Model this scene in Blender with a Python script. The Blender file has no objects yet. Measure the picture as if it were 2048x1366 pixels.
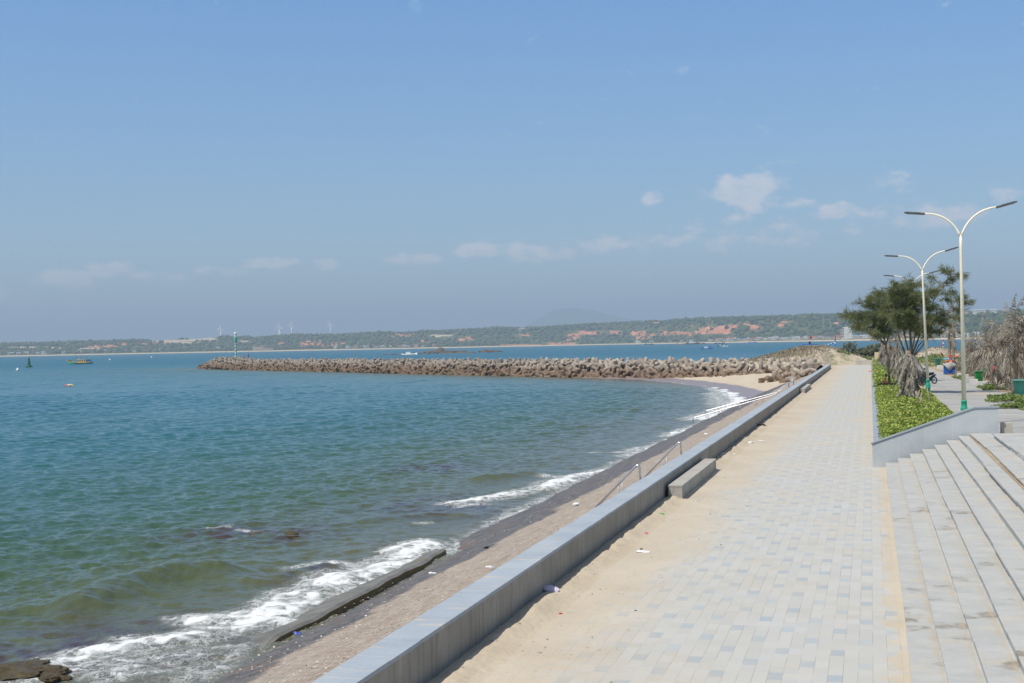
import bpy, bmesh, math, random
import numpy as np
from mathutils import Vector, Matrix

SC = bpy.context.scene
COL = SC.collection
rad = math.radians
# ------------------------------------------------------------------ camera, sky, sun, exposure
EYE = np.array([0.0, 0.0, 4.8])          # z = 0 is the promenade, +Y runs along it, -X is the sea side
YAW, PITCH, ROLL, FPX = rad(14.852), rad(0.143), rad(1.10), 2700.0   # focal length in pixels of a 2048 px wide picture
_r = np.array([math.cos(YAW), math.sin(YAW), 0.0])
_f = np.array([-math.sin(YAW), math.cos(YAW), 0.0])
_z = np.array([0.0, 0.0, 1.0])
FWD = _f * math.cos(PITCH) + _z * math.sin(PITCH)
UP0 = _z * math.cos(PITCH) - _f * math.sin(PITCH)
cam_right = _r * math.cos(ROLL) - UP0 * math.sin(ROLL)
cam_up = _r * math.sin(ROLL) + UP0 * math.cos(ROLL)
cam = bpy.data.cameras.new('camera')
cam.sensor_width = 36.0
cam.lens = FPX / 2048.0 * 36.0
cam.clip_start, cam.clip_end = 0.5, 80000.0
cam_o = bpy.data.objects.new('camera', cam)
COL.objects.link(cam_o)
cam_o.matrix_world = Matrix(((cam_right[0], cam_up[0], -FWD[0], EYE[0]), (cam_right[1], cam_up[1], -FWD[1], EYE[1]),
                             (cam_right[2], cam_up[2], -FWD[2], EYE[2]), (0, 0, 0, 1)))
SC.camera = cam_o

SUN_DIR = Vector((-0.30, -0.40, 0.87)).normalized()       # towards the sun
sun = bpy.data.lights.new('sun', 'SUN')
sun.energy, sun.angle, sun.color = 3.9, rad(0.5), (1.0, 0.94, 0.84)
sun_o = bpy.data.objects.new('sun', sun)
COL.objects.link(sun_o)
sun_o.location = (-30, -10, 80)
sun_o.rotation_euler = SUN_DIR.to_track_quat('Z', 'Y').to_euler()
SC.view_settings.view_transform = 'Standard'
SC.view_settings.look = 'None'
SC.view_settings.exposure = 0.17
SC.view_settings.gamma = 1.0
SC.render.engine = 'CYCLES'
SC.cycles.use_denoising = True
SC.cycles.max_bounces = 6
SC.cycles.diffuse_bounces = 3
SC.cycles.glossy_bounces = 3
SC.cycles.transparent_max_bounces = 12
SC.cycles.volume_bounces = 0
SC.cycles.caustics_reflective = False
SC.cycles.caustics_refractive = False

# ------------------------------------------------------------------ surveying helpers: where a sight line meets the place
def ray(px, py):
    dx, dy = px - 1024.0, py - 683.0
    a = dx * math.cos(ROLL) - dy * math.sin(ROLL)
    b = dx * math.sin(ROLL) + dy * math.cos(ROLL)
    return _r * a - UP0 * b + FWD * FPX
def G(px, py, z=0.0):
    d = ray(px, py); return EYE + d * ((z - EYE[2]) / d[2])
def AY(px, py, y):
    d = ray(px, py); return EYE + d * (y / d[1])
def AX(px, py, x):
    d = ray(px, py); return EYE + d * (x / d[0])
def project(P):
    v = np.asarray(P, float) - EYE
    x, y, z = v @ _r, -(v @ UP0), v @ FWD
    a, b = FPX * x / z, FPX * y / z
    return 1024 + a * math.cos(ROLL) + b * math.sin(ROLL), 683 - a * math.sin(ROLL) + b * math.cos(ROLL)

# ------------------------------------------------------------------ node helpers
def s2l(c):
    c = c / 255.0
    return c / 12.92 if c <= 0.04045 else ((c + 0.055) / 1.055) ** 2.4
def RGB(r, g, b): return (s2l(r), s2l(g), s2l(b), 1.0)
class NT:
    def __init__(s, tree): s.t = tree; s.l = tree.links
    def node(s, typ, **kw):
        n = s.t.nodes.new(typ)
        for k, v in kw.items(): setattr(n, k, v)
        return n
    def put(s, sock, v):
        if isinstance(v, bpy.types.NodeSocket): s.l.new(v, sock)
        elif isinstance(v, (tuple, list)) and len(v) == 4 and sock.type == 'VECTOR': sock.default_value = v[:3]
        else: sock.default_value = v
    def m(s, op, a, b=0.0, c=0.0):
        n = s.node('ShaderNodeMath', operation=op)
        s.put(n.inputs[0], a); s.put(n.inputs[1], b); s.put(n.inputs[2], c)
        return n.outputs[0]
    def vm(s, op, a, b=(0, 0, 0)):
        n = s.node('ShaderNodeVectorMath', operation=op)
        s.put(n.inputs[0], a); s.put(n.inputs[1], b)
        return n.outputs[0]
    def noise(s, vec, scale, detail=4, rough=0.55, dist=0.0):
        n = s.node('ShaderNodeTexNoise')
        s.put(n.inputs['Vector'], vec)
        n.inputs['Scale'].default_value = scale; n.inputs['Detail'].default_value = detail
        n.inputs['Roughness'].default_value = rough; n.inputs['Distortion'].default_value = dist
        return n.outputs['Fac']
    def vor(s, vec, scale, out='Distance', feat='F1'):
        n = s.node('ShaderNodeTexVoronoi', feature=feat)
        s.put(n.inputs['Vector'], vec); n.inputs['Scale'].default_value = scale
        return n.outputs[out]
    def ramp(s, fac, stops):
        n = s.node('ShaderNodeValToRGB')
        e = n.color_ramp.elements
        while len(e) < len(stops): e.new(0.5)
        for i, (p, c) in enumerate(stops):
            e[i].position = p; e[i].color = c if len(c) == 4 else tuple(c) + (1,)
        s.put(n.inputs[0], fac)
        return n.outputs[0]
    def mix(s, f, a, b, typ='MIX'):
        n = s.node('ShaderNodeMix', data_type='RGBA', blend_type=typ)
        s.put(n.inputs[0], f); s.put(n.inputs[6], a); s.put(n.inputs[7], b)
        return n.outputs[2]
    def step(s, v, lo, hi):
        n = s.node('ShaderNodeMapRange', interpolation_type='SMOOTHSTEP')
        s.put(n.inputs[0], v); s.put(n.inputs[1], lo); s.put(n.inputs[2], hi)
        n.inputs[3].default_value = 0.0; n.inputs[4].default_value = 1.0
        return n.outputs[0]
    def lin(s, v, lo, hi, a=0.0, b=1.0):
        n = s.node('ShaderNodeMapRange')
        s.put(n.inputs[0], v); n.inputs[1].default_value = lo; n.inputs[2].default_value = hi
        n.inputs[3].default_value = a; n.inputs[4].default_value = b
        return n.outputs[0]
    def pos(s): return s.node('ShaderNodeNewGeometry').outputs['Position']
    def obj(s): return s.node('ShaderNodeTexCoord').outputs['Object']
    def rnd(s): return s.node('ShaderNodeObjectInfo').outputs['Random']
    def sep(s, v):
        n = s.node('ShaderNodeSeparateXYZ'); s.put(n.inputs[0], v); return n.outputs
    def comb(s, x, y, z=0.0):
        n = s.node('ShaderNodeCombineXYZ')
        for i, v in enumerate((x, y, z)): s.put(n.inputs[i], v)
        return n.outputs[0]
    def attr(s, name, out='Fac'):
        n = s.node('ShaderNodeAttribute', attribute_name=name); return n.outputs[out]
    def bump(s, h, strength=0.5, dist=0.02, normal=None):
        n = s.node('ShaderNodeBump')
        n.inputs['Strength'].default_value = strength; n.inputs['Distance'].default_value = dist
        s.put(n.inputs['Height'], h)
        if normal is not None: s.put(n.inputs['Normal'], normal)
        return n.outputs[0]

MATS = {}
def new_mat(name):
    m = bpy.data.materials.new(name); m.use_nodes = True
    t = m.node_tree; b = t.nodes['Principled BSDF']
    MATS[name] = m
    return m, NT(t), b
def simple(name, col, rough=0.6, metal=0.0, var=0.12, scale=3.0, bump=0.0, bscale=30.0, spec=None, world=False):
    """a painted / solid material whose tone wanders a little"""
    m, n, b = new_mat(name)
    v = n.pos() if world else n.obj()
    f = n.noise(v, scale, 5)
    d = tuple(max(0, c * (1 - var * 2)) for c in col[:3]) + (1,)
    u = tuple(min(1, c * (1 + var)) for c in col[:3]) + (1,)
    c = n.mix(n.lin(f, 0.3, 0.7), d, u)
    n.put(b.inputs['Base Color'], c)
    b.inputs['Roughness'].default_value = rough; b.inputs['Metallic'].default_value = metal
    if spec is not None: b.inputs['Specular IOR Level'].default_value = spec
    if bump: n.put(b.inputs['Normal'], n.bump(n.noise(v, bscale, 4), 0.6, bump))
    return m

# sky: Nishita sky, toned by height, with the low bank of small cumulus far out over the land
world = bpy.data.worlds.new('World')
SC.world = world
world.use_nodes = True
wn = NT(world.node_tree)
bg = world.node_tree.nodes['Background']
sky = wn.node('ShaderNodeTexSky', sky_type='NISHITA')
sky.sun_disc = False
sky.sun_elevation = math.asin(SUN_DIR.z)
sky.sun_rotation = math.atan2(SUN_DIR.x, SUN_DIR.y)
sky.altitude = 0; sky.air_density = 1.0; sky.dust_density = 1.0; sky.ozone_density = 1.5
SKY_STRENGTH = 0.10
wdir = wn.node('ShaderNodeTexCoord').outputs['Generated']
wx, wy, wz = wn.sep(wdir)
w_az = wn.m('ARCTAN2', wx, wy)
w_el = wn.m('ARCSINE', wz)
SKY_TONE = [(0.0, (1.24, 1.31, 1.46)), (0.12, (0.96, 1.12, 1.33)), (0.25, (0.78, 1.00, 1.21)), (0.55, (0.71, 1.04, 1.36)), (0.75, (0.92, 1.05, 1.14)), (1.0, (1.06, 1.05, 1.0))]
tone = wn.ramp(wn.lin(w_el, -0.02, 0.5), SKY_TONE)
sky_col = wn.mix(1.0, sky.outputs[0], tone, 'MULTIPLY')
cl_vec = wn.comb(w_az, wn.m('MULTIPLY', w_el, 1.7), 0.0)
cl_n = wn.noise(cl_vec, 52.0, 8, 0.62)
cl_n2 = wn.noise(wn.vm('ADD', cl_vec, (3.1, 1.7, 0.4)), 17.0, 4, 0.6)
mask = None
for (px, py, hw, hh, st) in [(1495, 380, 62, 36, 1.15), (1306, 396, 24, 15, .9), (1682, 420, 60, 20, .85), (1860, 432, 85, 26, .85),
                             (1462, 440, 30, 20, .65), (1600, 412, 40, 20, .6), (1800, 362, 50, 26, .6), (2004, 388, 36, 20, .6),
                             (1205, 488, 56, 18, .85), (1335, 482, 45, 18, .7), (1080, 505, 85, 22, .75), (950, 502, 52, 18, .95),
                             (830, 518, 62, 14, .85), (652, 530, 34, 14, .7), (546, 526, 46, 13, .9), (440, 545, 50, 16, .65),
                             (214, 538, 46, 16, .95), (130, 556, 54, 20, .95), (320, 552, 55, 14, .65), (1500, 470, 260, 40, .45), (40, 590, 70, 20, .5)]:
    d = ray(px, py); d = d / np.linalg.norm(d)
    a0, e0 = math.atan2(d[0], d[1]), math.asin(d[2])
    qa = wn.m('MULTIPLY', wn.m('SUBTRACT', w_az, a0), FPX / hw)
    qe = wn.m('MULTIPLY', wn.m('SUBTRACT', w_el, e0), FPX / hh)
    q = wn.m('ADD', wn.m('MULTIPLY', qa, qa), wn.m('MULTIPLY', qe, qe))
    g = wn.m('MULTIPLY', wn.m('DIVIDE', 1.0, wn.m('ADD', 1.0, wn.m('MULTIPLY', q, q))), st)
    mask = g if mask is None else wn.m('MAXIMUM', mask, g)
cl_v = wn.m('ADD', mask, wn.m('ADD', wn.m('MULTIPLY', wn.m('SUBTRACT', cl_n, 0.5), 2.2), wn.m('MULTIPLY', wn.m('SUBTRACT', cl_n2, 0.5), 0.7)))
cl_cover = wn.m('MULTIPLY', wn.step(cl_v, 0.30, 0.95), 0.80)
CLOUD = (0.74, 0.73, 0.77, 1)
lit = wn.m('MULTIPLY', cl_cover, wn.lin(cl_n, 0.35, 0.7, 0.75, 1.1))
world_col = wn.mix(lit, wn.mix(1.0, sky_col, (SKY_STRENGTH,) * 3 + (1,), 'MULTIPLY'), CLOUD)
wn.put(bg.inputs[0], world_col)
bg.inputs[1].default_value = 1.0

# ------------------------------------------------------------------ mesh helpers
class MB:
    """collects shapes and links them as ONE mesh object"""
    def __init__(s): s.v = []; s.f = []; s.n = 0
    def add(s, verts, faces):
        b = s.n
        s.v += [tuple(map(float, p)) for p in verts]; s.n = len(s.v)
        s.f += [tuple(i + b for i in f) for f in faces]
        return s
    def hexa(s, p):
        return s.add(p, [(0, 3, 2, 1), (4, 5, 6, 7), (0, 1, 5, 4), (1, 2, 6, 5), (2, 3, 7, 6), (3, 0, 4, 7)])
    def box(s, x0, x1, y0, y1, z0, z1):
        return s.hexa([(x0, y0, z0), (x1, y0, z0), (x1, y1, z0), (x0, y1, z0), (x0, y0, z1), (x1, y0, z1), (x1, y1, z1), (x0, y1, z1)])
    def taper(s, cx, cy, z0, z1, a0, b0, a1, b1):
        return s.hexa([(cx - a0, cy - b0, z0), (cx + a0, cy - b0, z0), (cx + a0, cy + b0, z0), (cx - a0, cy + b0, z0),
                       (cx - a1, cy - b1, z1), (cx + a1, cy - b1, z1), (cx + a1, cy + b1, z1), (cx - a1, cy + b1, z1)])
    def prism(s, poly, axis, a, b):
        """poly: 2D outline, pushed along axis (0,1,2) from a to b"""
        def p3(p, t): return {0: (t, p[0], p[1]), 1: (p[0], t, p[1]), 2: (p[0], p[1], t)}[axis]
        n = len(poly)
        vs = [p3(p, a) for p in poly] + [p3(p, b) for p in poly]
        return s.add(vs, [tuple(range(n - 1, -1, -1)), tuple(range(n, 2 * n))] + [(i, (i + 1) % n, n + (i + 1) % n, n + i) for i in range(n)])
    def tube(s, pts, radii, seg=8, caps=True):
        pts = [Vector(p) for p in pts]
        if not hasattr(radii, '__len__'): radii = [radii] * len(pts)
        vs = []; up = None
        for i, p in enumerate(pts):
            t = (pts[min(i + 1, len(pts) - 1)] - pts[max(i - 1, 0)])
            t = t.normalized() if t.length > 1e-9 else Vector((0, 0, 1))
            if up is None: up = t.orthogonal().normalized()
            up = (up - t * up.dot(t))
            up = up.normalized() if up.length > 1e-6 else t.orthogonal().normalized()
            w = t.cross(up)
            for k in range(seg):
                a = 2 * math.pi * k / seg
                vs.append(p + (up * math.cos(a) + w * math.sin(a)) * radii[i])
        fs = []
        for i in range(len(pts) - 1):
            for k in range(seg):
                k2 = (k + 1) % seg
                fs.append((i * seg + k, i * seg + k2, (i + 1) * seg + k2, (i + 1) * seg + k))
        if caps:
            fs.append(tuple(range(seg - 1, -1, -1))); fs.append(tuple((len(pts) - 1) * seg + k for k in range(seg)))
        return s.add(vs, fs)
    def lathe(s, prof, seg=16, c=(0, 0, 0)):
        return s.tube([(c[0], c[1], c[2] + z) for r, z in prof], [max(r, 1e-4) for r, z in prof], seg)
    def ring(s, c, R, r, axis=0, seg=20, rs=8):
        pts = []
        for i in range(seg):
            for j in range(rs):
                a, b = 2 * math.pi * i / seg, 2 * math.pi * j / rs
                u, v, w = (R + r * math.cos(b)) * math.cos(a), (R + r * math.cos(b)) * math.sin(a), r * math.sin(b)
                pts.append({0: (c[0] + w, c[1] + u, c[2] + v), 1: (c[0] + u, c[1] + w, c[2] + v), 2: (c[0] + u, c[1] + v, c[2] + w)}[axis])
        return s.add(pts, [(i * rs + j, ((i + 1) % seg) * rs + j, ((i + 1) % seg) * rs + (j + 1) % rs, i * rs + (j + 1) % rs) for i in range(seg) for j in range(rs)])
    def blob(s, c, r, seed=0, amp=0.25, sub=2, squash=(1, 1, 1)):
        bm = bmesh.new(); bmesh.ops.create_icosphere(bm, subdivisions=sub, radius=1.0)
        rg = np.random.RandomState(seed); ph = rg.rand(6, 3) * 6.28; fr = rg.randn(6, 3) * 2.2
        vs = []
        for v in bm.verts:
            p = np.array(v.co); k = 1 + amp * sum(math.sin(fr[i] @ p + ph[i, 0]) for i in range(6)) / 2.5
            vs.append((c[0] + p[0] * r * k * squash[0], c[1] + p[1] * r * k * squash[1], c[2] + p[2] * r * k * squash[2]))
        fs = [tuple(v.index for v in f.verts) for f in bm.faces]
        bm.free(); return s.add(vs, fs)
    def build(s, name, mat, parent=None, smooth=False, bevel=0.0, world=False):
        vs = s.v
        if parent is not None and world:
            o = parent.location; vs = [(a - o.x, b - o.y, c - o.z) for a, b, c in vs]
        me = bpy.data.meshes.new(name); me.from_pydata(vs, [], s.f)
        return link(name, me, mat, parent, smooth, bevel)
def link(name, me, mat, parent=None, smooth=False, bevel=0.0):
    me.validate()
    if mat is not None: me.materials.append(MATS[mat] if isinstance(mat, str) else mat)
    o = bpy.data.objects.new(name, me); COL.objects.link(o)
    if parent is not None: o.parent = parent
    if smooth:
        me.polygons.foreach_set('use_smooth', np.ones(len(me.polygons), bool))
    if bevel:
        b = o.modifiers.new('bevel', 'BEVEL'); b.width = bevel; b.segments = 2; b.limit_method = 'ANGLE'
    return o
def np_mesh(name, V, F, mat, parent=None, smooth=False, attrs=None):
    """fast mesh from arrays, F of constant width (3 or 4)"""
    V = np.asarray(V, np.float32); F = np.asarray(F, np.int32); k = F.shape[1]
    me = bpy.data.meshes.new(name)
    me.vertices.add(len(V)); me.vertices.foreach_set('co', V.ravel())
    me.loops.add(F.size); me.loops.foreach_set('vertex_index', F.ravel())
    me.polygons.add(len(F)); me.polygons.foreach_set('loop_start', np.arange(len(F), dtype=np.int32) * k)
    me.update(calc_edges=True)
    for an, av in (attrs or {}).items():
        a = me.attributes.new(an, 'FLOAT', 'POINT'); a.data.foreach_set('value', np.asarray(av, np.float32))
    return link(name, me, mat, parent, smooth)
def grid_faces(nr, nc):
    i = np.arange(nr - 1)[:, None] * nc + np.arange(nc - 1)[None, :]
    return np.stack([i, i + 1, i + nc + 1, i + nc], -1).reshape(-1, 4)
def tag(o, label=None, cat=None, group=None, kind=None):
    if label: o['label'] = label
    if cat: o['category'] = cat
    if group: o['group'] = group
    if kind: o['kind'] = kind
    return o
def thing(name, label, cat, loc=(0, 0, 0), rz=0.0, group=None):
    o = bpy.data.objects.new(name, None); COL.objects.link(o)
    o.empty_display_size = 0.3
    o.location = tuple(map(float, loc)); o.rotation_euler = (0, 0, rz)
    return tag(o, label, cat, group)
def dup(root, loc, rz=0.0, label=None, group=None, scale=None):
    r = root.copy(); COL.objects.link(r)
    r.location = tuple(map(float, loc)); r.rotation_euler = (0, 0, rz)
    if scale: r.scale = (scale,) * 3
    if label: r['label'] = label
    if group: r['group'] = group
    for ch in list(root.children):
        c = ch.copy(); COL.objects.link(c); c.parent = r
        for g in list(ch.children):
            d = g.copy(); COL.objects.link(d); d.parent = c
    return r
def struct(o, label=None):
    o['kind'] = 'structure'
    if label: o['label'] = label
    return o
# value noise, vectorised
_perm = np.random.RandomState(7).rand(256, 256)
def vnoise(x, y):
    x = np.asarray(x, float); y = np.asarray(y, float)
    xi, yi = np.floor(x).astype(int), np.floor(y).astype(int)
    fx, fy = x - xi, y - yi
    fx, fy = fx * fx * (3 - 2 * fx), fy * fy * (3 - 2 * fy)
    g = lambda a, b: _perm[a & 255, b & 255]
    return (g(xi, yi) * (1 - fx) + g(xi + 1, yi) * fx) * (1 - fy) + (g(xi, yi + 1) * (1 - fx) + g(xi + 1, yi + 1) * fx) * fy
def fbm(x, y, oct=4):
    s = 0; a = 0.5
    for i in range(oct):
        s = s + a * (vnoise(x * 2 ** i + 17.3 * i, y * 2 ** i + 5.1 * i) - 0.5); a *= 0.55
    return s
def sstep(x, a, b):
    t = np.clip((x - a) / (b - a), 0, 1); return t * t * (3 - 2 * t)
def poly_dist(x, y, pts):
    """distance to a polyline and the fraction along it"""
    d = np.full(x.shape, 1e9)
    for (a, b) in zip(pts[:-1], pts[1:]):
        a, b = np.array(a[:2]), np.array(b[:2]); ab = b - a
        t = np.clip(((x - a[0]) * ab[0] + (y - a[1]) * ab[1]) / (ab @ ab + 1e-9), 0, 1)
        d = np.minimum(d, np.hypot(x - a[0] - t * ab[0], y - a[1] - t * ab[1]))
    return d
RNG = random.Random(11)
SEA, ROAD = -2.5, 1.2

# ------------------------------------------------------------------ materials
def stone_mat(name, light, dark, joint_axis=None, joint=1.2, streak=False, sand=0.0, rough=0.7, speck=True):
    m, n, b = new_mat(name)
    p = n.pos(); x, y, z = n.sep(p)
    f = n.noise(p, 0.9, 5)
    c = n.mix(n.lin(f, 0.3, 0.7), dark, light)
    if speck:
        sp = n.noise(p, 70.0, 2)
        c = n.mix(n.lin(sp, 0.35, 0.7, 0.0, 0.25), c, RGB(70, 78, 84))
        c = n.mix(n.m('MULTIPLY', n.step(n.noise(p, 16.0, 4, 0.7), 0.5, 0.7), 0.16), c, RGB(96, 104, 110))
    if streak:                                     # run-off streaks down the face
        st = n.noise(n.comb(n.m('MULTIPLY', x, 9.0), n.m('MULTIPLY', y, 9.0), n.m('MULTIPLY', z, 0.6)), 1.0, 5, 0.7)
        c = n.mix(n.m('MULTIPLY', n.step(st, 0.50, 0.70), 0.55), c, RGB(92, 84, 74))
        c = n.mix(n.m('MULTIPLY', n.step(n.m('ADD', z, n.m('MULTIPLY', n.noise(p, 2.0, 5), 0.3)), 0.42, 0.15), 0.25), c, RGB(120, 108, 90))
        st2 = n.noise(n.comb(n.m('MULTIPLY', x, 5.0), n.m('MULTIPLY', y, 5.0), n.m('MULTIPLY', z, 0.9)), 1.0, 4, 0.7)
        c = n.mix(n.m('MULTIPLY', n.step(st2, 0.55, 0.75), 0.3), c, RGB(196, 184, 160))
    if joint_axis:
        q = n.m('DIVIDE', {'x': x, 'y': y}[joint_axis], joint)
        cell = n.m('FLOOR', q)
        wn_ = n.node('ShaderNodeTexWhiteNoise', noise_dimensions='1D'); n.put(wn_.inputs['W'], cell)
        c = n.mix(n.m('MULTIPLY', wn_.outputs['Value'], 0.22), c, dark)
        e = n.m('ABSOLUTE', n.m('SUBTRACT', n.m('FRACT', q), 0.5))
        c = n.mix(n.m('MULTIPLY', n.step(e, 0.5 - 0.011 / joint, 0.5 - 0.004 / joint), 0.55), c, RGB(205, 198, 185) if not streak else RGB(70, 66, 60))
    if sand:
        sn = n.noise(n.comb(n.m('MULTIPLY', x, 0.8), n.m('MULTIPLY', y, 2.6), z), 1.6, 6, 0.62)
        c = n.mix(n.m('MULTIPLY', n.step(sn, 0.56, 0.70), sand), c, RGB(208, 188, 154))
    n.put(b.inputs['Base Color'], c)
    b.inputs['Roughness'].default_value = rough
    n.put(b.inputs['Normal'], n.bump(n.noise(p, 40.0, 4), 0.5, 0.004))
    return m
stone_mat('coping_stone', RGB(178, 186, 193), RGB(156, 166, 176), 'y', 1.2, sand=0.6)
stone_mat('wall_stone', RGB(174, 168, 157), RGB(144, 138, 128), 'y', 0.6, streak=True)
stone_mat('bench_stone', RGB(192, 188, 180), RGB(162, 159, 152), 'y', 0.8, streak=True)
stone_mat('bench_top', RGB(190, 186, 175), RGB(172, 168, 158), None, sand=0.8)
stone_mat('cheek_stone', RGB(198, 202, 202), RGB(174, 180, 182), 'x', 0.95)
stone_mat('cheek_coping', RGB(160, 168, 174), RGB(140, 148, 155), None)
stone_mat('planter_coping', RGB(165, 176, 188), RGB(140, 152, 166), 'y', 1.2, sand=0.3)
stone_mat('plain_concrete', RGB(196, 188, 172), RGB(170, 163, 148), None, speck=False)
stone_mat('white_block', RGB(214, 212, 206), RGB(178, 176, 170), None, speck=False)

def tread_mat():
    m, n, b = new_mat('step_stone')
    p = n.pos(); x, y, z = n.sep(p)
    st = n.noise(n.comb(n.m('MULTIPLY', x, 1.0), n.m('MULTIPLY', y, 1.5), z), 1.3, 7, 0.68)
    c = n.mix(n.lin(st, 0.3, 0.7), RGB(168, 169, 166), RGB(188, 188, 183))
    sn = n.noise(p, 1.3, 6, 0.65)
    c = n.mix(n.m('MULTIPLY', n.step(sn, 0.50, 0.70), 0.6), c, RGB(192, 180, 158))
    # dried puddles: brown rims where water stood against a riser
    ws = n.noise(n.vm('ADD', p, (4.0, 9.0, 2.0)), 0.55, 5, 0.6)
    rim = n.m('MULTIPLY', n.step(ws, 0.59, 0.66), n.step(n.noise(p, 2.0, 5, 0.7), 0.35, 0.6))
    c = n.mix(n.m('MULTIPLY', rim, 0.72), c, RGB(112, 96, 76))
    # sand caught at the back of each tread
    back = n.m('FRACT', n.m('DIVIDE', n.m('SUBTRACT', x, 0.46), 0.43))
    bk = n.step(n.m('ADD', back, n.m('MULTIPLY', n.m('SUBTRACT', n.noise(p, 2.2, 5), 0.5), 0.9)), 0.80, 1.0)
    up = n.step(n.sep(n.node('ShaderNodeNewGeometry').outputs['Normal'])[2], 0.5, 0.9)
    c = n.mix(n.m('MULTIPLY', n.m('MULTIPLY', bk, up), n.lin(ws, 0.35, 0.6, 0.15, 0.6)), c, RGB(182, 166, 142))
    sp = n.noise(p, 60.0, 2)
    c = n.mix(n.lin(sp, 0.4, 0.7, 0.0, 0.12), c, RGB(90, 96, 100))
    n.put(b.inputs['Base Color'], c); b.inputs['Roughness'].default_value = 0.75
    n.put(b.inputs['Normal'], n.bump(n.noise(p, 35.0, 4), 0.4, 0.004))
tread_mat()

def sand_colour(n, p):
    a = n.noise(p, 0.35, 6, 0.6); g = n.noise(p, 55.0, 3)
    c = n.mix(n.lin(a, 0.3, 0.7), RGB(188, 174, 151), RGB(205, 193, 172))
    c = n.mix(n.m('MULTIPLY', n.step(n.noise(p, 4.5, 7, 0.72), 0.56, 0.7), 0.35), c, RGB(158, 138, 110))
    return n.mix(n.lin(g, 0.35, 0.7, 0.0, 0.25), c, RGB(140, 116, 86))
def paving_mat():
    m, n, b = new_mat('paving')
    p = n.pos(); x, y, z = n.sep(p)
    u = n.m('DIVIDE', n.m('ADD', x, 0.255), 0.2085); v = n.m('DIVIDE', n.m('SUBTRACT', y, 20.18), 0.4)
    cu = n.m('FLOOR', u); cv = n.m('FLOOR', v)
    odd = n.m('GREATER_THAN', n.m('MODULO', n.m('ADD', cu, 400.0), 2.0), 0.5)
    alt = n.m('GREATER_THAN', n.m('MODULO', n.m('ADD', cu, 400.0), 4.0), 1.5)
    row = n.m('MODULO', n.m('ADD', n.m('ADD', cv, 400.0), n.m('MULTIPLY', alt, 2.0)), 4.0)
    dark = n.m('MULTIPLY', n.m('SUBTRACT', 1.0, odd), n.m('LESS_THAN', row, 0.5))
    wnz = n.node('ShaderNodeTexWhiteNoise', noise_dimensions='2D'); n.put(wnz.inputs['Vector'], n.comb(cu, cv))
    rv = wnz.outputs['Value']
    lightc = n.mix(rv, RGB(181, 182, 178), RGB(190, 190, 186))
    darkc = n.mix(rv, RGB(150, 164, 174), RGB(166, 178, 186))
    c = n.mix(n.m('MULTIPLY', dark, n.lin(n.noise(p, 1.7, 5, 0.65), 0.3, 0.7, 0.95, 0.45)), lightc, darkc)
    eu = n.m('ABSOLUTE', n.m('SUBTRACT', n.m('FRACT', u), 0.5)); ev = n.m('ABSOLUTE', n.m('SUBTRACT', n.m('FRACT', v), 0.5))
    jn = n.noise(p, 1.1, 5)
    ju = n.m('MULTIPLY', n.step(eu, 0.462, 0.492), n.step(jn, 0.38, 0.6))
    jv = n.m('MULTIPLY', n.step(ev, 0.482, 0.497), n.m('MULTIPLY', n.step(jn, 0.45, 0.65), 0.22))
    c = n.mix(n.m('MULTIPLY', n.m('MAXIMUM', ju, jv), 0.6), c, RGB(158, 142, 116))
    c = n.mix(n.lin(n.noise(p, 0.5, 5), 0.35, 0.7, 0.0, 0.35), c, RGB(186, 176, 156))     # general dusting
    c = n.mix(n.lin(n.noise(p, 60.0, 2), 0.4, 0.7, 0.0, 0.15), c, RGB(105, 104, 100))
    # blown sand: thick along the sea wall, thinner drifts across, a strip at the foot of the steps
    big = n.noise(n.comb(n.m('MULTIPLY', x, 1.0), n.m('MULTIPLY', y, 0.35), z), 0.55, 6, 0.6)
    fine = n.noise(n.comb(n.m('MULTIPLY', x, 0.55), n.m('MULTIPLY', y, 1.6), z), 2.6, 6, 0.65)
    far = n.step(y, 38.0, 75.0)
    edge = n.m('ADD', n.m('ADD', -3.75, n.m('MULTIPLY', far, 0.5)), n.m('MULTIPLY', n.m('SUBTRACT', big, 0.5), 3.6))
    edge = n.m('ADD', edge, n.m('MULTIPLY', n.m('SUBTRACT', fine, 0.5), 2.6))
    s1 = n.m('MULTIPLY', n.step(n.m('SUBTRACT', edge, x), -0.7, 1.3), n.lin(fine, 0.3, 0.7, 0.75, 1.0))
    e2 = n.m('ADD', 0.17, n.m('MULTIPLY', n.m('SUBTRACT', n.noise(p, 1.0, 7, 0.62), 0.5), 1.5))
    s2 = n.m('MULTIPLY', n.step(n.m('SUBTRACT', x, e2), -0.02, 0.12), n.lin(fine, 0.3, 0.65, 0.55, 0.95))
    s3 = n.m('MULTIPLY', n.step(n.m('ADD', n.m('MULTIPLY', big, 0.55), n.m('MULTIPLY', fine, 0.5)), 0.535, 0.66), n.lin(y, 20.0, 90.0, 0.35, 0.9))
    s4 = n.m('MULTIPLY', n.step(n.m('ADD', x, n.m('MULTIPLY', n.m('SUBTRACT', big, 0.5), 2.0)), -1.0, 0.0), n.m('MULTIPLY', far, 0.5))
    cov = n.m('MAXIMUM', n.m('MAXIMUM', s1, s2), n.m('MAXIMUM', s3, s4))
    worn = n.step(n.noise(n.comb(n.m('MULTIPLY', x, 1.6), n.m('MULTIPLY', y, 1.2), z), 2.0, 7, 0.7), 0.57, 0.68)
    cov = n.m('MULTIPLY', cov, n.m('SUBTRACT', 0.96, n.m('MULTIPLY', worn, 0.5)))
    c = n.mix(cov, c, sand_colour(n, p))
    n.put(b.inputs['Base Color'], c); b.inputs['Roughness'].default_value = 0.85
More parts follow.
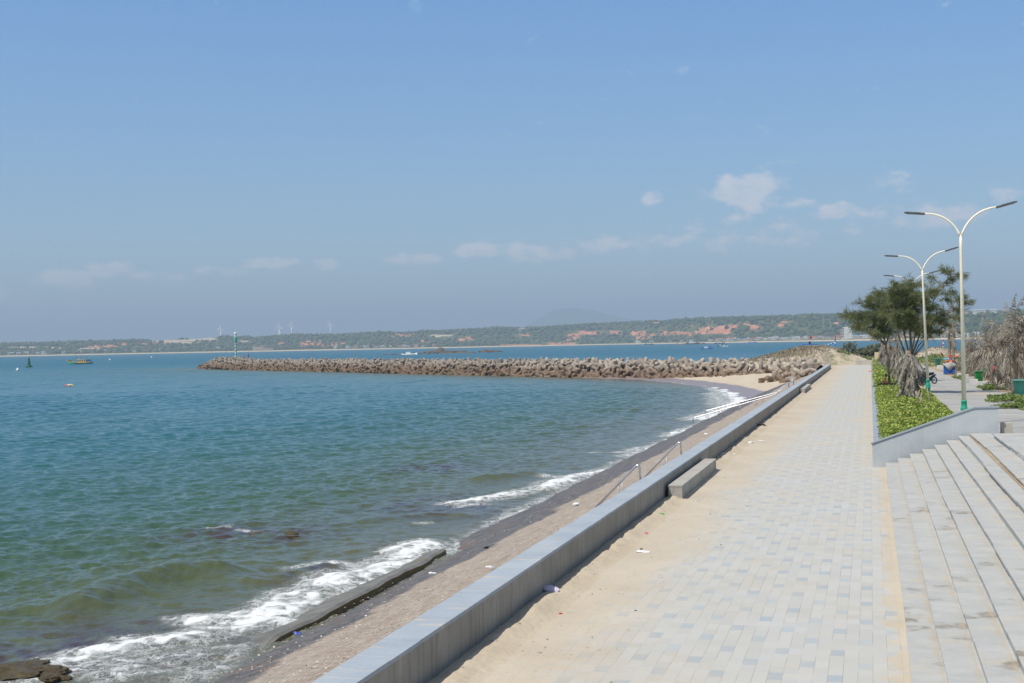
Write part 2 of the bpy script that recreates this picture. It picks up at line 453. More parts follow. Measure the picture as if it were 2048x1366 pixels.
    hgt = n.m('ADD', n.m('MULTIPLY', n.m('MAXIMUM', ju, jv), -0.35), n.m('MULTIPLY', n.noise(p, 9.0, 6, 0.65), n.m('ADD', 0.15, n.m('MULTIPLY', cov, 1.0))))
    n.put(b.inputs['Normal'], n.bump(hgt, 0.5, 0.02))
paving_mat()
def sand_mat(name='sand', wet=False):
    m, n, b = new_mat(name)
    p = n.pos()
    c = sand_colour(n, p)
    r = 0.9
    if wet:                                         # beach: wet below the last wave's reach
        w = n.attr('wet')
        wv = n.step(n.m('ADD', w, n.m('MULTIPLY', n.m('SUBTRACT', n.noise(p, 0.25, 5), 0.5), 0.35)), 0.4, 0.6)
        c = n.mix(wv, c, RGB(142, 128, 126))
        r = n.lin(wv, 0, 1, 0.9, 0.32)
    n.put(b.inputs['Base Color'], c); n.put(b.inputs['Roughness'], r)
    n.put(b.inputs['Normal'], n.bump(n.noise(p, 6.0, 7, 0.65), 0.6, 0.06))
sand_mat(); sand_mat('beach_sand', True)
def revet_mat():
    m, n, b = new_mat('revetment_stone')
    p = n.pos(); x, y, z = n.sep(p)
    br = n.node('ShaderNodeTexBrick'); br.offset = 0.5
    n.put(br.inputs['Vector'], n.comb(y, x))
    br.inputs['Scale'].default_value = 1.0; br.inputs['Brick Width'].default_value = 0.34; br.inputs['Row Height'].default_value = 0.17
    br.inputs['Mortar Size'].default_value = 0.018; br.inputs['Mortar Smooth'].default_value = 0.4; br.inputs['Bias'].default_value = 0.0
    br.inputs['Color1'].default_value = (0, 0, 0, 1); br.inputs['Color2'].default_value = (1, 1, 1, 1); br.inputs['Mortar'].default_value = (0.5, 0.5, 0.5, 1)
    cell = n.sep(br.outputs['Color'])[0]
    pat = n.noise(n.comb(n.m('MULTIPLY', x, 1.7), n.m('MULTIPLY', y, 0.6), z), 1.0, 6, 0.65)
    c = n.mix(n.lin(pat, 0.3, 0.7), RGB(152, 135, 120), RGB(178, 165, 150))
    c = n.mix(n.m('MULTIPLY', cell, 0.3), c, RGB(196, 184, 168))
    c = n.mix(n.m('MULTIPLY', n.step(n.noise(p, 3.2, 6, 0.75), 0.5, 0.64), 0.55), c, RGB(134, 118, 106))
    c = n.mix(n.m('MULTIPLY', n.step(n.noise(n.vm('ADD', p, (3, 7, 9)), 4.0, 6, 0.75), 0.53, 0.64), 0.6), c, RGB(204, 194, 180))
    sp = n.noise(p, 14.0, 5, 0.7)
    c = n.mix(n.m('MULTIPLY', n.step(sp, 0.55, 0.68), 0.8), c, RGB(214, 206, 194))
    c = n.mix(n.m('MULTIPLY', n.step(n.noise(n.vm('ADD', p, (7, 3, 1)), 11.0, 5, 0.7), 0.58, 0.68), 0.75), c, RGB(104, 92, 86))
    c = n.mix(n.m('MULTIPLY', n.step(n.noise(p, 0.7, 5, 0.6), 0.5, 0.7), 0.6), c, RGB(160, 154, 146))
    c = n.mix(n.m('MULTIPLY', br.outputs['Fac'], 0.35), c, RGB(96, 84, 74))
    # reach of the waves: soaked, algae-dark stone
    line = n.m('ADD', -11.6, n.m('ADD', n.m('MULTIPLY', n.m('SUBTRACT', n.noise(n.comb(0.0, y, 0.0), 0.16, 4), 0.5), 2.2), n.m('MULTIPLY', n.m('SUBTRACT', n.noise(p, 1.6, 5), 0.5), 0.9)))
    wet = n.step(n.m('SUBTRACT', line, x), -0.15, 0.25)
    wc = n.mix(n.lin(n.noise(p, 2.3, 5, 0.65), 0.35, 0.65), RGB(84, 80, 78), RGB(124, 116, 108))
    wc = n.mix(n.m('MULTIPLY', n.step(n.noise(n.vm('ADD', p, (2, 8, 5)), 12.0, 4, 0.7), 0.52, 0.62), 0.6), wc, RGB(58, 52, 46))
    wc = n.mix(n.m('MULTIPLY', n.step(n.noise(n.vm('ADD', p, (9, 2, 5)), 0.6, 4, 0.6), 0.55, 0.7), 0.5), wc, RGB(128, 96, 66))
    c = n.mix(wet, c, wc)
    n.put(b.inputs['Base Color'], c)
    n.put(b.inputs['Roughness'], n.lin(wet, 0, 1, 0.85, 0.45))
    h = n.m('ADD', n.m('MULTIPLY', br.outputs['Fac'], -0.6), n.m('MULTIPLY', n.noise(p, 12.0, 6, 0.7), 1.2))
    n.put(b.inputs['Normal'], n.bump(h, 0.8, 0.05))
revet_mat()
def ledge_mat():
    m, n, b = new_mat('ledge_concrete')
    p = n.pos()
    c = n.mix(n.lin(n.noise(p, 1.4, 6, 0.65), 0.3, 0.7), RGB(96, 94, 88), RGB(136, 132, 122))
    nz = n.sep(n.node('ShaderNodeNewGeometry').outputs['Normal'])[2]
    alg = n.m('MAXIMUM', n.m('SUBTRACT', 1.0, n.step(nz, 0.3, 0.8)), n.m('MULTIPLY', n.step(n.noise(p, 0.8, 6, 0.65), 0.58, 0.66), 0.7))
    ac = n.mix(n.noise(p, 9.0, 4), RGB(70, 62, 34), RGB(150, 130, 78))
    c = n.mix(alg, c, ac)
    n.put(b.inputs['Base Color'], c); b.inputs['Roughness'].default_value = 0.5
    n.put(b.inputs['Normal'], n.bump(n.noise(p, 9.0, 6, 0.7), 0.8, 0.06))
ledge_mat()
def concrete_unit_mat():
    m, n, b = new_mat('tetrapod_concrete')
    p = n.pos(); o = n.obj(); z = n.sep(p)[2]
    c = n.mix(n.rnd(), RGB(142, 132, 120), RGB(180, 170, 156))
    c = n.mix(n.m('MULTIPLY', n.step(n.noise(o, 1.6, 6, 0.65), 0.45, 0.65), 0.5), c, RGB(146, 124, 102))
    low = n.step(n.m('ADD', z, n.m('MULTIPLY', n.m('SUBTRACT', n.noise(p, 0.5, 5), 0.5), 2.4)), 0.6, -1.4)
    c = n.mix(n.m('MULTIPLY', low, 0.8), c, RGB(112, 88, 66))        # tide stain
    n.put(b.inputs['Base Color'], c); b.inputs['Roughness'].default_value = 0.9
    n.put(b.inputs['Normal'], n.bump(n.noise(o, 7.0, 6, 0.7), 0.6, 0.05))
concrete_unit_mat()
def rock_mat(name, a, bb, scale=1.0, rough=0.85):
    m, n, b = new_mat(name)
    p = n.pos()
    c = n.mix(n.lin(n.noise(p, 1.3 * scale, 6, 0.7), 0.3, 0.7), a, bb)
    c = n.mix(n.m('MULTIPLY', n.step(n.vor(p, 6.0 * scale), 0.05, 0.3), 0.3), RGB(50, 42, 34), c)
    n.put(b.inputs['Base Color'], c); b.inputs['Roughness'].default_value = rough
    n.put(b.inputs['Normal'], n.bump(n.noise(p, 8.0 * scale, 7, 0.75), 1.0, 0.12 / scale))
rock_mat('core_rock', RGB(82, 72, 60), RGB(120, 106, 90))
rock_mat('reef_rock', RGB(112, 96, 58), RGB(160, 142, 92), 1.6, 0.4)
rock_mat('far_rock', RGB(110, 96, 82), RGB(176, 160, 138), 0.3)
simple('boulder', RGB(146, 138, 128), 0.9, 0, 0.1, 1.0, 0.02, 5.0)
simple('steel', (0.66, 0.66, 0.67, 1), 0.34, 1.0, 0.05)
simple('steel_post', (0.42, 0.42, 0.42, 1), 0.5, 0.6, 0.05)
simple('lamp_paint', RGB(246, 238, 214), 0.45, 0, 0.05, 1.5)
simple('lamp_green', RGB(28, 158, 120), 0.5, 0, 0.1)
simple('lamp_head', RGB(92, 94, 96), 0.5, 0.2, 0.1)
simple('lamp_lens', RGB(176, 180, 180), 0.25)
simple('wood_grey', RGB(150, 140, 126), 0.85, 0, 0.15, 4.0, 0.01)
simple('black_plastic', RGB(26, 26, 30), 0.4)
simple('black_rubber', RGB(22, 22, 22), 0.85)
simple('chrome', (0.6, 0.6, 0.62, 1), 0.25, 1.0)
simple('bike_paint', RGB(30, 34, 52), 0.3)
simple('bike_paint_red', RGB(96, 20, 24), 0.3)
simple('bike_seat', RGB(34, 32, 32), 0.7)
simple('bin_green', RGB(20, 122, 58), 0.5, 0, 0.12)
simple('bin_teal', RGB(44, 110, 98), 0.55, 0, 0.15)
simple('cart_blue', RGB(24, 88, 176), 0.5, 0, 0.1)
simple('tarp_grey', RGB(168, 168, 164), 0.7, 0, 0.15, 5.0, 0.03, 6.0)
simple('sign_blue', RGB(96, 178, 214), 0.5)
simple('ring_orange', RGB(232, 82, 40), 0.5)
simple('white_paint', RGB(226, 226, 222), 0.5, 0, 0.05)
simple('paint_blue', RGB(38, 104, 190), 0.5)
simple('paint_red', RGB(196, 44, 44), 0.55)
simple('dark_red_cloth', RGB(142, 30, 42), 0.8)
simple('pink_cloth', RGB(232, 92, 116), 0.8)
simple('board_beige', RGB(222, 200, 152), 0.7)
simple('skin', RGB(176, 106, 78), 0.55)
simple('hair_black', RGB(20, 18, 18), 0.6)
simple('shorts_dark', RGB(32, 34, 42), 0.85)
simple('bark_grey', RGB(128, 114, 98), 0.9, 0, 0.25, 3.0, 0.02, 12.0)
simple('palm_trunk', RGB(140, 122, 104), 0.9, 0, 0.2, 2.0, 0.03, 9.0)
simple('hull_green', RGB(22, 168, 140), 0.5)
simple('hull_trim', RGB(206, 150, 60), 0.6)
simple('cabin_ochre', RGB(226, 182, 120), 0.6)
simple('buoy_green', RGB(18, 100, 62), 0.5)
simple('marker_green', RGB(92, 184, 160), 0.5)
simple('turbine_white', RGB(232, 234, 236), 0.5)
simple('house_white', RGB(226, 224, 216), 0.8, 0, 0.06, 0.3)
simple('house_cream', RGB(206, 190, 164), 0.8, 0, 0.1, 0.3)
simple('roof_grey', RGB(170, 172, 172), 0.7, 0, 0.15, 0.3)
simple('roof_red', RGB(176, 96, 70), 0.8, 0, 0.15, 0.3)
simple('roof_blue', RGB(120, 158, 180), 0.6, 0, 0.1, 0.3)
simple('dark_glass', RGB(50, 60, 66), 0.2)
simple('earth_base', RGB(84, 74, 52), 0.95, 0, 0.2, 2.0)
def litter(name, col, rough=0.45): simple(name, col, rough, 0, 0.1, 30.0)
litter('litter_white', RGB(232, 232, 232)); litter('litter_green', RGB(70, 170, 70)); litter('litter_pink', RGB(206, 54, 96))
litter('litter_teal', RGB(70, 178, 182)); litter('litter_brown', RGB(88, 66, 50)); litter('litter_lilac', RGB(206, 196, 214)); litter('litter_blue', RGB(60, 84, 176))
def leaf_mat(name, cols, trans=0.25, scale=2.0, rough=0.6):
    m, n, b = new_mat(name)
    g = n.node('ShaderNodeNewGeometry')
    r = g.outputs['Random Per Island']
    c = n.ramp(r, [(i / (len(cols) - 1), cc) for i, cc in enumerate(cols)])
    f = n.noise(g.outputs['Position'], scale, 3)
    c = n.mix(n.lin(f, 0.35, 0.7, 0.0, 0.45), c, cols[0])
    n.put(b.inputs['Base Color'], c); b.inputs['Roughness'].default_value = rough
    b.inputs['Specular IOR Level'].default_value = 0.3
    if trans:
        tr = n.node('ShaderNodeBsdfTranslucent'); n.put(tr.inputs['Color'], c)
        mx = n.node('ShaderNodeMixShader'); mx.inputs[0].default_value = trans
        n.l.new(b.outputs[0], mx.inputs[1]); n.l.new(tr.outputs[0], mx.inputs[2])
        out = [q for q in n.t.nodes if q.type == 'OUTPUT_MATERIAL'][0]
        n.l.new(mx.outputs[0], out.inputs[0])
leaf_mat('planter_leaf', [RGB(84, 112, 36), RGB(118, 148, 50), RGB(150, 174, 70), RGB(180, 192, 100), RGB(204, 206, 124), RGB(150, 128, 84)], 0.3, 0.7)
leaf_mat('creeper_leaf', [RGB(92, 110, 58), RGB(126, 146, 76), RGB(158, 170, 106)], 0.3)
leaf_mat('needle_leaf', [RGB(94, 106, 66), RGB(122, 132, 86), RGB(162, 162, 114)], 0.45)
leaf_mat('dry_frond', [RGB(120, 114, 106), RGB(158, 151, 140), RGB(186, 178, 166), RGB(136, 124, 110), RGB(146, 144, 108)], 0.2)
leaf_mat('olive_leaf', [RGB(96, 104, 78), RGB(128, 132, 102), RGB(158, 158, 130)], 0.3, 0.8)
leaf_mat('dry_scrub', [RGB(140, 128, 108), RGB(170, 158, 136), RGB(152, 146, 116)], 0.2, 0.5)
# ================================================================== THE SETTING
# ---- sea: one sheet to the far shore, waves modelled where they are large enough to see
FOAM = [  # sight-line polyline on the water, half width (m), strength, swell height
    ([(90, 1338), (180, 1312), (260, 1290), (330, 1283), (395, 1276)], 0.75, 1.0, 0.30),
    ([(150, 1345), (250, 1320), (340, 1318), (430, 1300)], 0.7, 0.56, 0.0),
    ([(200, 1362), (300, 1345), (370, 1340)], 0.45, 0.5, 0.0),
    ([(395, 1240), (470, 1238), (530, 1225), (600, 1185), (690, 1152)], 0.7, 1.0, 0.32),
    ([(430, 1262), (520, 1250), (585, 1215), (640, 1185), (720, 1152), (800, 1120), (856, 1092)], 0.75, 1.05, 0.22),
    ([(600, 1135), (650, 1128), (720, 1130), (770, 1118)], 0.55, 0.8, 0.1),
    ([(780, 1105), (815, 1090), (850, 1080), (862, 1088)], 0.5, 0.95, 0.3),
    ([(905, 1008), (945, 1002), (1000, 994), (1046, 984)], 0.7, 1.05, 0.4),
    ([(925, 1014), (960, 1010)], 0.4, 0.8, 0.2),
    ([(1082, 978), (1130, 962), (1180, 948), (1240, 936)], 0.85, 1.05, 0.35),
    ([(1100, 952), (1160, 958)], 0.7, 0.6, 0.1),
    ([(1010, 1046), (1040, 1034), (1066, 1026)], 0.5, 0.85, 0.1),
    ([(885, 1102), (920, 1088), (960, 1076), (1000, 1060)], 0.65, 0.72, 0.0),
    ([(890, 1085), (930, 1080)], 0.5, 0.55, 0.0),
    ([(1180, 905), (1220, 905), (1262, 902)], 0.5, 0.6, 0.05),
    ([(1262, 912), (1310, 893), (1350, 880), (1392, 868)], 0.8, 0.8, 0.08),
    ([(1270, 900), (1330, 888), (1370, 870)], 0.7, 0.7, 0.08),
    ([(1340, 872), (1385, 858), (1418, 852)], 0.9, 1.0, 0.2),
    ([(1405, 838), (1440, 826), (1470, 812), (1480, 800), (1462, 786), (1440, 776)], 1.6, 1.1, 0.2),
    ([(1440, 776), (1415, 769), (1380, 765), (1330, 761), (1290, 757)], 1.5, 0.95, 0.1),
    ([(1452, 815), (1440, 800), (1430, 785)], 1.6, 0.7, 0.05),
    ([(1500, 806), (1470, 818), (1448, 828)], 0.9, 0.8, 0.0),
    ([(428, 1058), (448, 1056)], 0.3, 0.7, 0.05), ([(480, 1060), (503, 1062)], 0.25, 0.7, 0.05),
    ([(840, 1046), (858, 1044)], 0.3, 0.7, 0.1),
    ([(560, 1262), (640, 1217), (700, 1184), (760, 1155), (820, 1128), (884, 1106)], 0.38, 0.85, 0.0),
    ([(232, 1330), (240, 1345)], 0.6, 0.8, 0.0), ([(60, 1362), (110, 1350), (135, 1340)], 0.6, 0.85, 0.0),
    ([(120, 770), (140, 769)], 0.5, 0.0, 0.0),
]
REEF = [(150, 1290, 3.0), (60, 1310, 3.0), (370, 1305, 1.8), (860, 1010, 3.0), (900, 1020, 3.0), (460, 1068, 2.2), (560, 1070, 2.2), (880, 936, 2.5), (620, 1150, 1.4)]
def in_ground(pts, z=SEA): return [G(a, b, z)[:2] for a, b in pts]
def shore_dist(x, y):
    """metres out to sea from the waterline"""
    line = [(-14.9, -60), (-14.9, 155), (-16.0, 170), (-19, 190), (-25, 215), (-33, 238), (-43, 262), (-62, 284), (-255, 494), (-262, 505)]
    return poly_dist(x, y, line)
def make_sea():
    rr = [17.0]
    while rr[-1] < 16000: rr.append(rr[-1] * (1.0020 if rr[-1] < 260 else (1.003 if rr[-1] < 520 else 1.015)))
    r = np.array(rr); az = np.concatenate([np.linspace(rad(-66), rad(-43), 80, endpoint=False), np.linspace(rad(-43), rad(12), 950), np.linspace(rad(12.3), rad(48), 90)])
    Rr, Az = np.meshgrid(r, az, indexing='ij')
    x, y = Rr * np.sin(Az), Rr * np.cos(Az)
    d = shore_dist(x, y)
    rg = np.random.RandomState(3)
    h = np.zeros_like(x); cell = Rr * np.where(Rr < 260, 0.0020, 0.003)
    wind = rad(-62)                                  # chop runs in towards the wall
    calm = 0.45 + 0.55 * sstep(d, 1.0, 14.0)
    for i in range(64):
        lam = 0.36 * (14.0 / 0.36) ** (i / 63.0) * (0.9 + 0.2 * rg.rand())
        th = wind + rg.randn() * 0.75
        kx, ky = math.sin(th) * -1, math.cos(th) * -1
        k = 2 * math.pi / lam
        a = 0.0140 * lam ** 0.85 * (0.7 + 0.6 * rg.rand()) * (1.3 if lam < 1.3 else (0.9 if lam < 2.4 else (0.42 if lam < 5 else 0.24)))
        fade = np.clip(lam / (cell * 3.2) - 0.6, 0, 1)
        ph = k * (kx * x + ky * y) + rg.rand() * 6.28 + 1.4 * np.sin(x * 0.05 * rg.rand() + y * 0.04 * rg.rand())
        h += a * fade * (np.sin(ph) + 0.25 * np.cos(2 * ph))
    gust = 0.75 + 0.7 * fbm(x / 38.0, y / 38.0, 3) + 0.5 * fbm(x / 9.0, y / 9.0, 2)
    h *= calm * np.clip(gust, 0.3, 1.5) * (0.66 + 0.32 * sstep(Rr, 50, 220))
    foam = np.zeros_like(x); near = Rr < 420
    xs, ys = x[near], y[near]
    fo = np.zeros_like(xs); lift = np.zeros_like(xs); reef = np.zeros_like(xs)
    wob = fbm(xs / 1.6, ys / 1.6, 3) * 1.1
    for pts, w, s, sw in FOAM:
        dd = poly_dist(xs, ys, in_ground(pts)); s = s * 0.97
        fo = np.maximum(fo, s * np.clip(1.15 - np.abs(dd + wob * w) / (w * 1.75), 0, 1))
        if sw: lift += 0.5 * sw * (0.7 + 0.9 * fbm(xs / 1.1, ys / 1.1, 4)) * np.exp(-(dd / (w * 0.9)) ** 2)
    for pts, w, hh in [([(150, 1215), (250, 1178), (335, 1160), (420, 1150)], 1.0, 0.42), ([(210, 1150), (330, 1135)], 0.9, 0.2), ([(960, 960), (1060, 950)], 0.8, 0.25),
                       ([(500, 1165), (560, 1160), (650, 1140)], 0.7, 0.18), ([(760, 1040), (900, 1030)], 0.7, 0.15)]:
        dd = poly_dist(xs, ys, in_ground(pts)); lift += hh * np.exp(-(dd / w) ** 2)
    for px, py, w in REEF:
        c = G(px, py, SEA); reef = np.maximum(reef, np.exp(-(((xs - c[0]) / w) ** 2 + ((ys - c[1]) / (w * 1.2)) ** 2)))
    # lace of foam in the last metres before the wall, and round the breakwater's feet
    dn = d[near]
    edge = np.clip(1 - dn / 1.3, 0, 1) * (0.35 + 0.9 * fbm(xs / 4.0, ys / 4.0, 3) + 0.25)
    fo = np.maximum(fo, np.clip(edge, 0, 0.75) * (ys < 262))
    foam[near] = fo; h[near] += lift
    rf = np.zeros_like(x); rf[near] = reef
    bw = poly_dist(x, y, [(-45.5, 271), (-88, 318.5), (-149.5, 382), (-233, 467), (-262, 494), (-258, 505)])
    foam = np.maximum(foam, np.clip(1 - bw / 2.2, 0, 1) * np.clip(0.35 + 1.6 * fbm(x / 5.0, y / 5.0, 3), 0, 0.95) * (Rr < 700))
    V = np.stack([x, y, SEA + h], -1).reshape(-1, 3)
    o = np_mesh('sea', V, grid_faces(len(r), len(az)), 'sea_water', None, True,
                {'shore': d.ravel(), 'foam': foam.ravel(), 'reef': rf.ravel(), 'reach': Rr.ravel()})
    struct(o, 'choppy teal sea turning olive and foamy towards the wall')
    return o
def sea_mat():
    m, n, b = new_mat('sea_water')
    p = n.pos(); d = n.attr('shore'); fo = n.attr('foam'); rf = n.attr('reef'); reach = n.attr('reach')
    wob = n.m('MULTIPLY', n.m('SUBTRACT', n.noise(p, 0.06, 4, 0.6), 0.5), 24.0)
    dd = n.m('MAXIMUM', n.m('ADD', d, n.m('MULTIPLY', wob, n.lin(d, 0.0, 30.0, 0.15, 1.0))), 0.0)
    c = n.ramp(n.m('DIVIDE', n.m('POWER', dd, 0.5), 16.0), SEA_RAMP)
    pat = n.noise(n.comb(n.m('MULTIPLY', n.sep(p)[0], 0.6), n.sep(p)[1]), 0.05, 4, 0.6)
    c = n.mix(n.lin(pat, 0.35, 0.7, 0.0, 0.25), c, (0.02, 0.075, 0.075, 1))
    c = n.mix(n.m('MULTIPLY', rf, n.step(n.noise(p, 1.0, 5, 0.6), 0.36, 0.58)), c, (0.060, 0.040, 0.040, 1))
    N = n.noise(n.comb(n.m('MULTIPLY', n.sep(p)[0], 1.0), n.m('MULTIPLY', n.sep(p)[1], 0.8)), 1.5, 9, 0.68, 0.6)
    cells = n.vor(n.vm('ADD', p, n.comb(n.m('MULTIPLY', N, 1.2), n.m('MULTIPLY', N, 0.9))), 2.6, 'Distance', 'SMOOTH_F1')
    tex = n.m('ADD', n.m('MULTIPLY', n.m('SUBTRACT', N, 0.5), 2.0), n.m('MULTIPLY', n.m('SUBTRACT', cells, 0.4), 0.9))
    pw = n.vm('ADD', n.comb(n.sep(p)[0], n.m('MULTIPLY', n.sep(p)[1], 0.7)), n.comb(n.m('MULTIPLY', N, 1.6), n.m('MULTIPLY', n.noise(p, 2.4, 5, 0.6), 1.3)))
    e1 = n.vor(pw, 2.1, 'Distance', 'DISTANCE_TO_EDGE'); e2 = n.vor(pw, 5.2, 'Distance', 'DISTANCE_TO_EDGE')
    lace = n.m('MAXIMUM', n.m('SUBTRACT', 1.0, n.step(e1, 0.0, 0.13)), n.m('MULTIPLY', n.m('SUBTRACT', 1.0, n.step(e2, 0.0, 0.16)), 0.7))
    core = n.step(n.m('ADD', fo, n.m('MULTIPLY', tex, 0.85)), 0.66, 1.08)
    halo = n.m('MULTIPLY', n.step(n.m('ADD', fo, n.m('MULTIPLY', n.m('SUBTRACT', N, 0.5), 0.9)), 0.14, 0.6), n.m('MULTIPLY', lace, 0.85))
    fv = n.m('MAXIMUM', core, halo)
    caps = n.m('MULTIPLY', n.step(n.noise(p, 0.33, 8, 0.7), 0.735, 0.76), n.m('MULTIPLY', n.step(d, 2.0, 20.0), 0.5))
    fv = n.m('MAXIMUM', fv, caps)
    milky = n.m('MULTIPLY', n.step(fo, 0.05, 0.7), 0.35)             # aerated water round the foam
    c = n.mix(milky, c, (0.22, 0.23, 0.19, 1))
    c = n.mix(n.m('MULTIPLY', fv, 0.93), c, (0.80, 0.82, 0.82, 1))
    n.put(b.inputs['Base Color'], c)
    b.inputs['IOR'].default_value = 1.333
    n.put(b.inputs['Roughness'], n.m('MAXIMUM', n.lin(reach, 40.0, 900.0, 0.12, 0.36), n.m('MULTIPLY', fv, 0.8)))
    n1 = n.noise(n.comb(n.m('MULTIPLY', n.sep(p)[0], 1.0), n.m('MULTIPLY', n.sep(p)[1], 0.72)), 4.2, 5, 0.6, 0.3)
    n2 = n.noise(p, 0.95, 4, 0.6, 0.2)
    bm = n.bump(n1, 0.5, 0.07)
    bm = n.bump(n2, 0.5, 0.16, bm)
    bm = n.bump(n.m('MULTIPLY', fv, N), 0.7, 0.12, bm)
    n.put(b.inputs['Normal'], bm)
SEA_RAMP = [(0.0, (0.150, 0.138, 0.080)), (0.10, (0.108, 0.108, 0.050)), (0.20, (0.066, 0.098, 0.046)), (0.30, (0.038, 0.108, 0.084)), (0.40, (0.022, 0.114, 0.120)), (0.60, (0.010, 0.116, 0.152)), (1.0, (0.007, 0.110, 0.166))]
sea_mat()
make_sea()

# ---- stone-paved slope from the sea wall down into the water
def make_revetment():
    ys = np.concatenate([np.arange(2, 70, 0.3), np.arange(70, 236, 1.0)]); xs = np.concatenate([np.arange(-22, -6.6, 0.3), [-6.68]])
    X, Y = np.meshgrid(xs, ys, indexing='ij')
    Z = (X + 6.6) * 0.30 - 0.26 * sstep(X, -13.0, -14.1) * (1 - sstep(Y, 44, 50)) + fbm(X * 2.2, Y * 2.2, 3) * 0.06 + fbm(X / 3, Y / 3, 2) * 0.12
    V = np.stack([X, Y, Z], -1).reshape(-1, 3)
    struct(np_mesh('revetment', V, grid_faces(len(xs), len(ys))[:, ::-1], 'revetment_stone', None, True), 'brown stone paved slope running down from the sea wall, dark where waves wet it')
make_revetment()
def make_ledge():
    n = 150; rg = np.random.RandomState(5)
    ys = np.linspace(27.5, 45.2, n)
    V = []; F = []
    for i, y in enumerate(ys):
        lip = -14.35 - 0.25 * fbm(np.array(y / 2.6), np.array(3.0), 4) * 2 - 0.10 * float(sstep(np.array(y), 33.0, 34.2))
        zt = -2.33 + 0.05 * float(fbm(np.array(y / 2.0), np.array(9.0), 3))
        out = -16.2 - 0.35 * float(fbm(np.array(y / 3.3), np.array(1.0), 3))
        zt -= 0.55 * (1 - float(sstep(np.array(y), 27.5, 31.5)))
        V += [(lip, y, -3.2), (lip + 0.02, y, zt - 0.03), (lip - 0.10, y, zt + 0.02), ((lip + out) / 2, y, zt - 0.16), (out, y, zt - 0.34), (out - 0.3, y, -3.1)]
        if i:
            a, b = (i - 1) * 6, i * 6
            F += [(a + k, a + k + 1, b + k + 1, b + k) for k in range(5)]
    F += [(0, 5, 4, 1), (1, 4, 3, 2)]; e = (n - 1) * 6; F += [(e, e + 1, e + 4, e + 5), (e + 1, e + 2, e + 3, e + 4)]
    me = bpy.data.meshes.new('concrete_ledge'); me.from_pydata(V, [], F)
    o = link('concrete_ledge', me, 'ledge_concrete')
    bm = bmesh.new(); bm.from_mesh(me); bmesh.ops.recalc_face_normals(bm, faces=bm.faces); bm.to_mesh(me); bm.free()
    tag(o, 'long dark concrete ledge with a mossy broken lip at the foot of the stone slope', 'ledge')
make_ledge()

# ---- promenade floor
def sheet(name, x0, x1, y0, y1, z, mat, label, nx=2, ny=2):
    X, Y = np.meshgrid(np.linspace(x0, x1, nx), np.linspace(y0, y1, ny), indexing='ij')
    V = np.stack([X, Y, np.full(X.shape, z)], -1).reshape(-1, 3)
    o = np_mesh(name, V, grid_faces(nx, ny)[:, ::-1], mat)
    return struct(o, label)
sheet('promenade', -6.15, 0.5, -12, 254, 0.0, 'paving', 'pale paved promenade with scattered blue grey pavers and drifted sand')
def make_drift():
    """sand banked against the foot of the wall"""
    ys = np.concatenate([np.arange(8, 60, 0.05), np.arange(60, 232, 0.4)]); xs = np.linspace(-6.15, -4.9, 26)
    X, Y = np.meshgrid(xs, ys, indexing='ij')
    t = (X + 6.15) / 1.25
    prof = np.exp(-((t - 0.22) / 0.22) ** 2) * 0.075 + np.exp(-(t / 0.5) ** 2) * 0.02
    Z = prof * (0.35 + 1.5 * np.clip(fbm(X / 0.5, Y / 0.9, 4) + 0.42, 0, 1.2)) + fbm(X * 6, Y * 6, 3) * 0.022 * np.exp(-(t / 0.55) ** 2) - 0.004 - 0.012 * t
    o = np_mesh('sand_drift', np.stack([X, Y, Z], -1).reshape(-1, 3), grid_faces(len(xs), len(ys))[:, ::-1], 'sand', None, True)
    o['kind'] = 'stuff'; tag(o, 'pale sand banked along the foot of the sea wall', 'sand')
make_drift()

# ---- sea wall with its coping
def make_wall():
    o = MB().box(-6.67, -6.15, 2, 222, -1.2, 0.655).build('sea_wall', 'wall_stone')
    tag(o, 'long low concrete sea wall with pale blue grey slab top along the promenade', 'wall')
    m = MB()
    y = 2.2; rg = random.Random(4)
    while y < 221.7:
        j = rg.uniform(-0.004, 0.004)
        m.box(-6.69 + j, -6.13 + j, y, y + 1.194, 0.6555, 0.715 + rg.uniform(-0.003, 0.003)); y += 1.2
    m.build('coping', 'coping_stone', o, bevel=0.004)
make_wall()
def make_bench(y0, y1, label, x0=-6.04, x1=-5.60, h=0.43):
    t = thing('stone_bench', label, 'bench', ((x0 + x1) / 2, (y0 + y1) / 2, 0), 0, 'stone benches set against the sea wall')
    MB().box(x0 + 0.01, x1 - 0.01, y0 + 0.01, y1 - 0.01, -0.05, h - 0.05).build('base', 'bench_stone', t, world=True)
    MB().box(x0, x1, y0, y1, h - 0.0495, h).build('seat', 'bench_top', t, bevel=0.006, world=True)
make_bench(41.0, 50.4, 'long grey stone bench against the wall beside the nearer pair of handrails')
make_bench(122.2, 135.0, 'small looking far stone bench against the wall beside the long handrails', -6.12, -5.68, 0.42)

